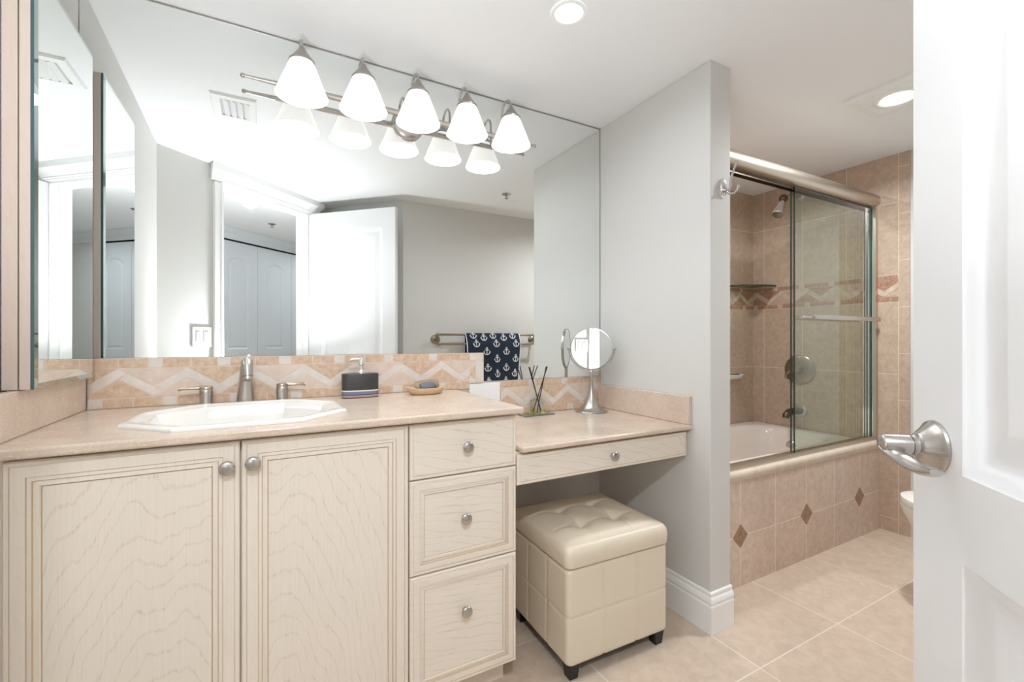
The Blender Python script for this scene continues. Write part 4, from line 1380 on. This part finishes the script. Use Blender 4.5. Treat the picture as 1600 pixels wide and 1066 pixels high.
# supply vent
vent = thing('air_vent', 'white louvred air vent in the ceiling seen in the mirror', 'vent', (-0.12, 1.12, H))
VX0, VX1, VY0, VY1 = -0.208, -0.034, 1.002, 1.236
mb = MB()
mb.loops([[(VX0 + i, VY0 + i, z), (VX1 - i, VY0 + i, z), (VX1 - i, VY1 - i, z), (VX0 + i, VY1 - i, z)] for i, z in ((0, H - 0.0004), (0, H - 0.003), (0.006, H - 0.010), (0.034, H - 0.011), (0.036, H - 0.006))], 'trim_white', cap1=False)
mb.box((VX0 + 0.03, VY0 + 0.03, H - 0.004), (VX1 - 0.03, VY1 - 0.03, H - 0.0005), 'plate_grey')
obj('frame', mb, vent, smooth=False)
for i in range(4):
    x = VX0 + 0.046 + 0.0265 * i
    mb = MB().add([(x, VY0 + 0.037, H - 0.0062), (x + 0.0185, VY0 + 0.037, H - 0.016), (x + 0.0185, VY1 - 0.037, H - 0.016), (x, VY1 - 0.037, H - 0.0062)] + [(x + 0.002, VY0 + 0.037, H - 0.0045), (x + 0.0205, VY0 + 0.037, H - 0.0145), (x + 0.0205, VY1 - 0.037, H - 0.0145), (x + 0.002, VY1 - 0.037, H - 0.0045)], [(0, 1, 2, 3), (7, 6, 5, 4), (0, 4, 5, 1), (1, 5, 6, 2), (2, 6, 7, 3), (3, 7, 4, 0)], 'trim_white')
    obj('louvre', mb, vent, smooth=False)
def sprinkler(x, y, label):
    t = thing('sprinkler_head', label, 'sprinkler', (x, y, H))
    X = Matrix.Translation((x, y, H))
    obj('flange', MB().lathe([(0.033, -0.0005), (0.033, -0.003), (0.022, -0.010), (0.011, -0.012)], 'nickel', 28, X), t)
    obj('deflector', MB().lathe([(0.006, -0.012), (0.006, -0.030), (0.014, -0.031), (0.014, -0.033), (0.003, -0.034)], 'nickel', 20, X), t)
sprinkler(1.523, 0.640, 'metal fire sprinkler in the ceiling reflected above the towel')
sprinkler(0.054, -1.12, 'metal fire sprinkler in the hallway ceiling reflected through the doorway')

# ------------------------------------------------------------------ light switch on the entry wall
XS = frame(ew(0.0), (EL.x, EL.y, 0))
if (XS.to_3x3() @ Vector((0, -1, 0))).dot(EN) < 0:
    XS = XS @ Matrix.Diagonal((1, -1, 1, 1))
s_sw = (Vector((-0.3245, 0.3245, 0)) - HG).dot(EL)
sw = thing('light_switch', 'white double light switch plate beside the entry door casing', 'light switch', tuple(XS @ Vector((s_sw, 0, 1.107))))
mb = MB().box((s_sw - 0.058, -0.006, 1.048), (s_sw + 0.058, -0.0004, 1.166), 'plastic_white', XS)
obj('plate', mb, sw, bevel=0.002)
mb = MB()
for j in range(3):
    mb.box((s_sw + 0.012, -0.0095, 1.078 + 0.0205 * j), (s_sw + 0.037, -0.006, 1.096 + 0.0205 * j), 'plastic_white', XS)
obj('button_bank', mb, sw, bevel=0.001)
mb = MB().box((s_sw - 0.040, -0.0100, 1.076), (s_sw - 0.008, -0.006, 1.138), 'plastic_white', XS)
obj('rocker', mb, sw, bevel=0.0015)

# ------------------------------------------------------------------ towel bar and anchor towel on the front wall (seen in the mirror)
YB_ = 0.14
tb = thing('towel_bar', 'worn brass double towel bar on the wall reflected in the mirror', 'towel bar', (1.58, YB_, 1.09))
bars = ((1.131, YB_ + 0.062), (1.058, YB_ + 0.092))
for zz, yy in bars:
    mb = MB().tube([(1.165, yy, zz), (2.035, yy, zz)], 0.0085, 'brass_worn', 16)
    obj('bar', mb, tb)
for px in (1.160, 2.040):
    X = Matrix.Translation((px, YB_ + 0.0005, 1.094)) @ Matrix.Rotation(-PI / 2, 4, 'X')
    mb = MB().lathe([(0.036, 0.0), (0.037, 0.004), (0.033, 0.009), (0.022, 0.015), (0.014, 0.020), (0.012, 0.034)], 'brass_worn', 32, X)
    for zz, yy in bars:
        mb.tube([(px, YB_ + 0.030, 1.094), (px, yy, zz)], 0.0085, 'brass_worn', 14)
        mb.sphere((px, yy, zz), 0.0145, 'brass_worn', 16)
    obj('post', mb, tb, angle=50)
# towel: sheet draped over the upper bar
TX0, TX1 = 1.383, 1.872
tw = thing('hand_towel', 'navy towel with white anchors hanging on the brass towel bar', 'towel', (1.63, YB_ + 0.1, 0.75))
zz, yy = bars[0]
Rr = 0.0125
yl = bars[1][1] + 0.0115
prof = []       # (y, z) path from the rear hem over the bar, past the lower bar, to the front hem
prof += [(yy - Rr, zz - 0.30 + 0.02 * k) for k in range(15)]
prof += [(yy - Rr * math.cos(a), zz + Rr * math.sin(a)) for a in [PI * k / 10 for k in range(0, 8)]]
y1, z1 = prof[-1]
for k in range(1, 6):
    t = k / 5
    prof.append((y1 + (yl - y1) * (t ** 0.9), z1 + (1.058 + 0.003 - z1) * t))
prof += [(yl + 0.0005, 1.058 - 0.012 * k) for k in range(1, 30)]
def plen(P):
    L = [0]
    for i in range(1, len(P)):
        L.append(L[-1] + math.hypot(P[i][0] - P[i - 1][0], P[i][1] - P[i - 1][1]))
    return L
PL = plen(prof)
def at_len(s):
    s = max(0, min(PL[-1], s))
    for i in range(1, len(PL)):
        if s <= PL[i]:
            t = (s - PL[i - 1]) / (PL[i] - PL[i - 1])
            return (prof[i - 1][0] + (prof[i][0] - prof[i - 1][0]) * t, prof[i - 1][1] + (prof[i][1] - prof[i - 1][1]) * t)
    return prof[-1]
def tw_pt(x, s, off=0.0):
    y, z = at_len(s)
    y2, z2 = at_len(s + 0.004); y3, z3 = at_len(s - 0.004)
    ty, tz = y2 - y3, z2 - z3
    l = math.hypot(ty, tz) or 1
    ny, nz = -tz / l, ty / l
    hang = max(0, (1.05 - z)) if s > PL[22] else 0
    wv = hang * 0.05 * math.sin((x - TX0) * 34) + hang * 0.02 * math.sin((x - TX0) * 71 + 1)
    xx = x + (hang * 0.10 * ((x - TX0) / (TX1 - TX0) < 0.5) * 0.35 - hang * 0.22 * max(0, (x - TX0) / (TX1 - TX0) - 0.6)) 
    if s < PL[22]:
        y -= 0.0
    return (xx, y + off * ny + max(0, wv), z + off * nz)
def tw_sheet(x0, x1, off, mat, mb, ns=90, nx=36):
    vs, fs = [], []
    for j in range(ns + 1):
        for i in range(nx + 1):
            vs.append(tw_pt(x0 + (x1 - x0) * i / nx, PL[-1] * j / ns, off))
    for j in range(ns):
        for i in range(nx):
            a = j * (nx + 1) + i
            fs.append((a, a + 1, a + nx + 2, a + nx + 1))
    mb.add(vs, fs, mat)
mb = MB()
tw_sheet(TX0 + 0.006, TX1 - 0.006, 0.0, 'towel_navy', mb)
def anchor(cx, cs, sc, mb):
    def strip(poly):
        vs = [tw_pt(cx + p[0] * sc, cs - p[1] * sc, 0.0042) for p in poly]
        mb.add(vs, [tuple(range(len(vs)))], 'towel_white')
    # shank, stock, ring, crown with flukes; unit height about 1
    strip([(-0.055, -0.45), (0.055, -0.45), (0.055, 0.30), (-0.055, 0.30)])
    strip([(-0.34, 0.12), (0.34, 0.12), (0.34, 0.22), (-0.34, 0.22)])
    R0, R1 = 0.09, 0.17
    for k in range(10):
        a, b = 2 * PI * k / 10, 2 * PI * (k + 1) / 10
        strip([(R0 * math.cos(a), 0.42 + R0 * math.sin(a)), (R1 * math.cos(a), 0.42 + R1 * math.sin(a)), (R1 * math.cos(b), 0.42 + R1 * math.sin(b)), (R0 * math.cos(b), 0.42 + R0 * math.sin(b))])
    for k in range(12):
        a, b = PI + PI * k / 12, PI + PI * (k + 1) / 12
        w = lambda q: 0.075 + 0.06 * math.sin(q - PI)
        f = lambda q, r: (r * math.cos(q), -0.12 + 0.86 * r * math.sin(q))
        strip([f(a, 0.46 - w(a)), f(a, 0.46 + 0.02), f(b, 0.46 + 0.02), f(b, 0.46 - w(b))])
    for s_ in (-1, 1):
        strip([(s_ * 0.30, -0.14), (s_ * 0.56, -0.14), (s_ * 0.47, 0.06)])
s_top = PL[19]
def s_at_z(z):
    best = min(range(22, len(prof)), key=lambda i: abs(prof[i][1] - z))
    return PL[best]
rows = [(1.128, (1.447, 1.620, 1.800)), (1.103, (1.5361, 1.7155)), (1.061, (1.4655, 1.6421, 1.8238)), (0.998, (1.5531, 1.7334)), (0.934, (1.470, 1.6451, 1.8230)), (0.870, (1.5570, 1.7350)), (0.812, (1.472, 1.6455, 1.8200)), (0.757, (1.560, 1.734))]
mb2 = mb
for z, xs_ in rows:
    for x in xs_:
        anchor(x, s_at_z(z), 0.056, mb2)
body = obj('cloth', mb2, tw, angle=80, fix=False)
qs = [body]
for xa in (TX0, TX1 - 0.0075):
    mb = MB()
    tw_sheet(xa, xa + 0.0075, 0.0, 'towel_white', mb, 90, 2)
    qs.append(obj('piping', mb, tw, angle=80, label='white edge piping'))
for q in qs:
    md = q.modifiers.new('thickness', 'SOLIDIFY'); md.thickness = 0.003; md.offset = 0 

# ------------------------------------------------------------------ bathtub
tub = thing('bathtub', 'white bathtub behind the sliding glass doors', 'bathtub', (2.35, 1.69, 0))
tx0, tx1, ty0, ty1 = XD2 + 0.002, XR - 0.002, 1.346, YT - 0.002
tcx, tcy = (tx0 + tx1) / 2, (ty0 + ty1) / 2
def tloop(ix, iy, p, z, n=96):
    hx_, hy_ = (tx1 - tx0) / 2 - ix, (ty1 - ty0) / 2 - iy
    out = []
    for k in range(n):
        a = 2 * PI * (k + 0.5) / n
        c, s = math.cos(a), math.sin(a)
        r = (abs(c) ** p + abs(s) ** p) ** (-1 / p)
        out.append((tcx + hx_ * r * c, tcy + hy_ * r * s, z))
    return out
L = [tloop(0, 0, 60, 0.02), tloop(0, 0, 60, 0.494), tloop(0.003, 0.003, 50, 0.500), tloop(0.06, 0.05, 6, 0.502), tloop(0.075, 0.065, 4.5, 0.498), tloop(0.09, 0.075, 4, 0.480), tloop(0.115, 0.09, 3.6, 0.38), tloop(0.15, 0.11, 3.4, 0.22), tloop(0.20, 0.15, 3.2, 0.13), tloop(0.30, 0.22, 3, 0.105), tloop(0.6, 0.3, 2.5, 0.10)]
obj('shell', MB().loops(L, 'tub_acrylic'), tub, angle=40)
X = Matrix.Translation((XR - 0.106, 1.70, 0.395)) @ Matrix.Rotation(-PI / 2, 4, 'Y')
obj('overflow_plate', MB().lathe([(0.034, -0.002), (0.035, 0.004), (0.030, 0.009), (0.0001, 0.010)], 'nickel', 28, X), tub)

# sliding shower doors
sh = thing('shower_door', 'two sliding greenish glass tub doors under a nickel header', 'shower door', (2.35, 1.30, 0.51))
mb = MB()
hp = []
for k in range(15):
    a = -PI / 2 + PI * k / 14
    hp.append((1.287 - 0.030 * max(0, math.cos(a)) ** 0.8, 1.900 + 0.0345 * math.sin(a)))
hp += [(1.335, 1.9345), (1.335, 1.862)]
hp = hp[:]
mb.loops([[(x, y, z) for y, z in hp] for x in (XD2 + 0.001, XR - 0.001)], 'header_nickel')
obj('header', mb, sh, angle=35)
mb = MB()
mb.box((XD2 + 0.001, 1.300, 1.848), (XR - 0.001, 1.304, 1.866), 'bronze')
mb.box((XD2 + 0.001, 1.328, 1.848), (XR - 0.001, 1.332, 1.866), 'bronze')
obj('track', mb, sh, smooth=False)
mb = MB()
mb.box((XD2 + 0.001, 1.275, 0.5103), (XR - 0.001, 1.338, 0.520), 'header_nickel')
mb.box((XD2 + 0.001, 1.275, 0.520), (XR - 0.001, 1.281, 0.532), 'header_nickel')
obj('sill_track', mb, sh, smooth=False)
mb = MB().box((XR - 0.022, 1.284, 0.522), (XR - 0.001, 1.334, 1.866), 'chrome')
mb.box((XR - 0.024, 1.270, 0.522), (XR - 0.001, 1.284, 1.866), 'header_nickel')
obj('jamb', mb, sh, smooth=False)
mb = MB().box((XD2 + 0.001, 1.275, 0.522), (XD2 + 0.022, 1.334, 1.866), 'header_nickel')
obj('jamb', mb, sh, smooth=False)
for i, (x0, x1, y) in enumerate(((2.322, 3.092, 1.296), (2.336, 3.085, 1.320))):
    mb = MB()
    mb.add([(x0, y, 0.524), (x1, y, 0.524), (x1, y, 1.858), (x0, y, 1.858)], [(0, 1, 2, 3)], 'door_glass')
    mb.box((x0 - 0.0005, y - 0.0035, 0.522), (x0 + 0.0015, y + 0.0035, 1.858), 'glass_edge_dark')
    mb.box((x1 - 0.0015, y - 0.0035, 0.522), (x1 + 0.0005, y + 0.0035, 1.858), 'glass_edge')
    g = obj('glass_panel', mb, sh, smooth=False, fix=False)
    if i == 0:
        zb_ = 1.206
        m2 = MB()
        m2.box((2.40, 1.236, zb_ - 0.012), (3.075, 1.246, zb_ + 0.012), 'nickel')
        obj('towel_rail', m2, g, bevel=0.002)
        for px in (2.42, 3.05):
            m3 = MB().tube([(px, 1.2945, zb_), (px, 1.246, zb_)], 0.008, 'chrome', 14)
            obj('rail_post', m3, g)
        m3 = MB().tube([(2.335, 1.268, zb_), (2.40, 1.258, zb_), (2.415, 1.248, zb_)], [0.008, 0.0095, 0.0095], 'chrome', 14)
        obj('rail_end', m3, g)
# shower fittings
swh = thing('overhead_shower', 'dark-jointed chrome shower head high on the tub wall', 'shower head', (XR, 1.70, 2.02))
X = Matrix.Translation((XR - 0.0005, 1.70, 2.045)) @ Matrix.Rotation(-PI / 2, 4, 'Y')
obj('flange', MB().lathe([(0.030, 0), (0.031, 0.004), (0.018, 0.012), (0.012, 0.014)], 'nickel', 28, X), swh)
obj('arm', MB().tube([(XR - 0.01, 1.70, 2.045), (3.02, 1.70, 2.045), (2.98, 1.70, 2.035), (2.945, 1.70, 2.012)], 0.0095, 'nickel', 14), swh)
obj('swivel_ball', MB().sphere((2.926, 1.70, 2.002), 0.026, 'bronze', 20), swh)
d0 = Vector((-0.50, 0, -0.86)).normalized()
c0 = Vector((2.918, 1.70, 1.985))
obj('head', MB().tube([c0, c0 + d0 * 0.02, c0 + d0 * 0.022, c0 + d0 * 0.055, c0 + d0 * 0.100, c0 + d0 * 0.110, c0 + d0 * 0.114], [0.012, 0.014, 0.019, 0.026, 0.036, 0.037, 0.033], 'chrome', 28), swh, angle=45)
val = thing('shower_valve', 'round nickel shower valve plate on the tub wall behind the glass', 'shower valve', (XR, 1.70, 0.89))
X = Matrix.Translation((XR - 0.0005, 1.704, 0.891)) @ Matrix.Rotation(-PI / 2, 4, 'Y')
obj('plate', MB().lathe([(0.098, 0), (0.099, 0.003), (0.090, 0.010), (0.055, 0.016), (0.030, 0.018), (0.026, 0.030), (0.024, 0.052), (0.020, 0.056)], 'brass_worn', 44, X), val, angle=40)
obj('lever', MB().tube([(XR - 0.050, 1.704, 0.891), (XR - 0.056, 1.735, 0.885), (XR - 0.060, 1.760, 0.862), (XR - 0.060, 1.762, 0.832)], [0.010, 0.009, 0.008, 0.009], 'brass_worn', 14), val, angle=60)
spt = thing('tub_spout', 'nickel tub filler spout low on the tub wall', 'tub spout', (XR, 1.70, 0.60))
X = Matrix.Translation((XR - 0.0005, 1.70, 0.620)) @ Matrix.Rotation(-PI / 2, 4, 'Y')
obj('flange', MB().lathe([(0.044, 0), (0.044, 0.004), (0.030, 0.012)], 'nickel', 32, X), spt)
obj('pipe', MB().tube([(XR - 0.008, 1.70, 0.620), (3.04, 1.70, 0.622), (2.985, 1.70, 0.618), (2.955, 1.70, 0.602), (2.950, 1.70, 0.585)], [0.024, 0.024, 0.023, 0.021, 0.019], 'bronze', 20), spt, angle=45)
# corner shelf and soap dish
mb = MB()
pts = [(XR - 0.001, YT - 0.003), (2.845, YT - 0.003)] + [(XR - 0.001 - 0.275 * math.cos(a), YT - 0.003 - 0.165 * math.sin(a)) for a in [PI / 2 * k / 14 for k in range(1, 15)]]
mb.prism(pts, 1.462, 1.470, 'shelf_glass')
arcp = pts[1:]
for i in range(len(arcp) - 1):
    (a0, b0), (a1, b1) = arcp[i], arcp[i + 1]
    mb.add([(a0, b0 - 0.0004, 1.4615), (a1, b1 - 0.0004, 1.4615), (a1, b1 - 0.0004, 1.4705), (a0, b0 - 0.0004, 1.4705)], [(0, 1, 2, 3)], 'glass_edge_dark')
o = obj('glass_shelf', mb, smooth=False, fix=False)
tag(o, 'quarter-round green-edged glass shelf in the tub corner', 'shelf')
mb = MB()
L = []
for k, (w_, d_, zz_) in enumerate(((0.055, 0.012, 0.81), (0.075, 0.050, 0.828), (0.080, 0.062, 0.846), (0.076, 0.058, 0.848), (0.060, 0.040, 0.838))):
    L.append([(2.89 + w_ * math.cos(PI * q / 16), YT - 0.0008 - d_ * math.sin(PI * q / 16), zz_) for q in range(17)])
mb.loops(L, 'porcelain')
o = obj('soap_holder', mb, angle=50)
tag(o, 'small ceramic soap holder on the rear tub wall', 'soap holder')

# ------------------------------------------------------------------ toilet behind the open door
tl = thing('toilet', 'white toilet mostly hidden behind the open door', 'toilet', (2.46, 0.14, 0))
qx = 2.455
def bowl(cy, rx, ry, z, n=36, back=0.0):
    return [(qx + rx * math.cos(2 * PI * k / n), cy + ry * math.sin(2 * PI * k / n) * (1.0 if math.sin(2 * PI * k / n) > 0 else 0.8), z) for k in range(n)]
L = [bowl(0.605, 0.105, 0.20, 0.0), bowl(0.605, 0.108, 0.205, 0.02), bowl(0.605, 0.095, 0.185, 0.10), bowl(0.615, 0.105, 0.20, 0.20), bowl(0.630, 0.150, 0.245, 0.30), bowl(0.635, 0.178, 0.272, 0.365), bowl(0.635, 0.182, 0.276, 0.388), bowl(0.635, 0.176, 0.270, 0.394), bowl(0.635, 0.130, 0.21, 0.392), bowl(0.635, 0.11, 0.18, 0.30), bowl(0.625, 0.05, 0.07, 0.22)]
obj('bowl', MB().loops(L, 'porcelain'), tl, angle=50)
L = [bowl(0.633, 0.180, 0.276, 0.395), bowl(0.633, 0.184, 0.280, 0.402), bowl(0.633, 0.180, 0.276, 0.424), bowl(0.633, 0.160, 0.25, 0.430)]
obj('seat_lid', MB().loops(L, 'porcelain'), tl, angle=50)
mb = MB().box((qx - 0.22, 0.156, 0.375), (qx + 0.22, 0.345, 0.735), 'porcelain')
obj('tank', mb, tl, bevel=0.02, seg=4)
mb = MB().loops([[(qx - w_, 0.20, z_), (qx + w_, 0.20, z_), (qx + w_ + 0.03, y_, z_), (qx - w_ - 0.03, y_, z_)] for w_, y_, z_ in ((0.06, 0.50, 0.0), (0.07, 0.50, 0.20), (0.10, 0.52, 0.33), (0.11, 0.54, 0.374))], 'porcelain')
obj('bowl_neck', mb, tl, bevel=0.015, seg=3)
mb = MB().box((qx - 0.235, 0.146, 0.736), (qx + 0.235, 0.358, 0.770), 'porcelain')
obj('tank_lid', mb, tl, bevel=0.01, seg=3)
obj('flush_lever', MB().tube([(qx - 0.16, 0.345, 0.67), (qx - 0.16, 0.362, 0.67), (qx - 0.09, 0.366, 0.662)], [0.009, 0.007, 0.006], 'chrome', 12), tl)
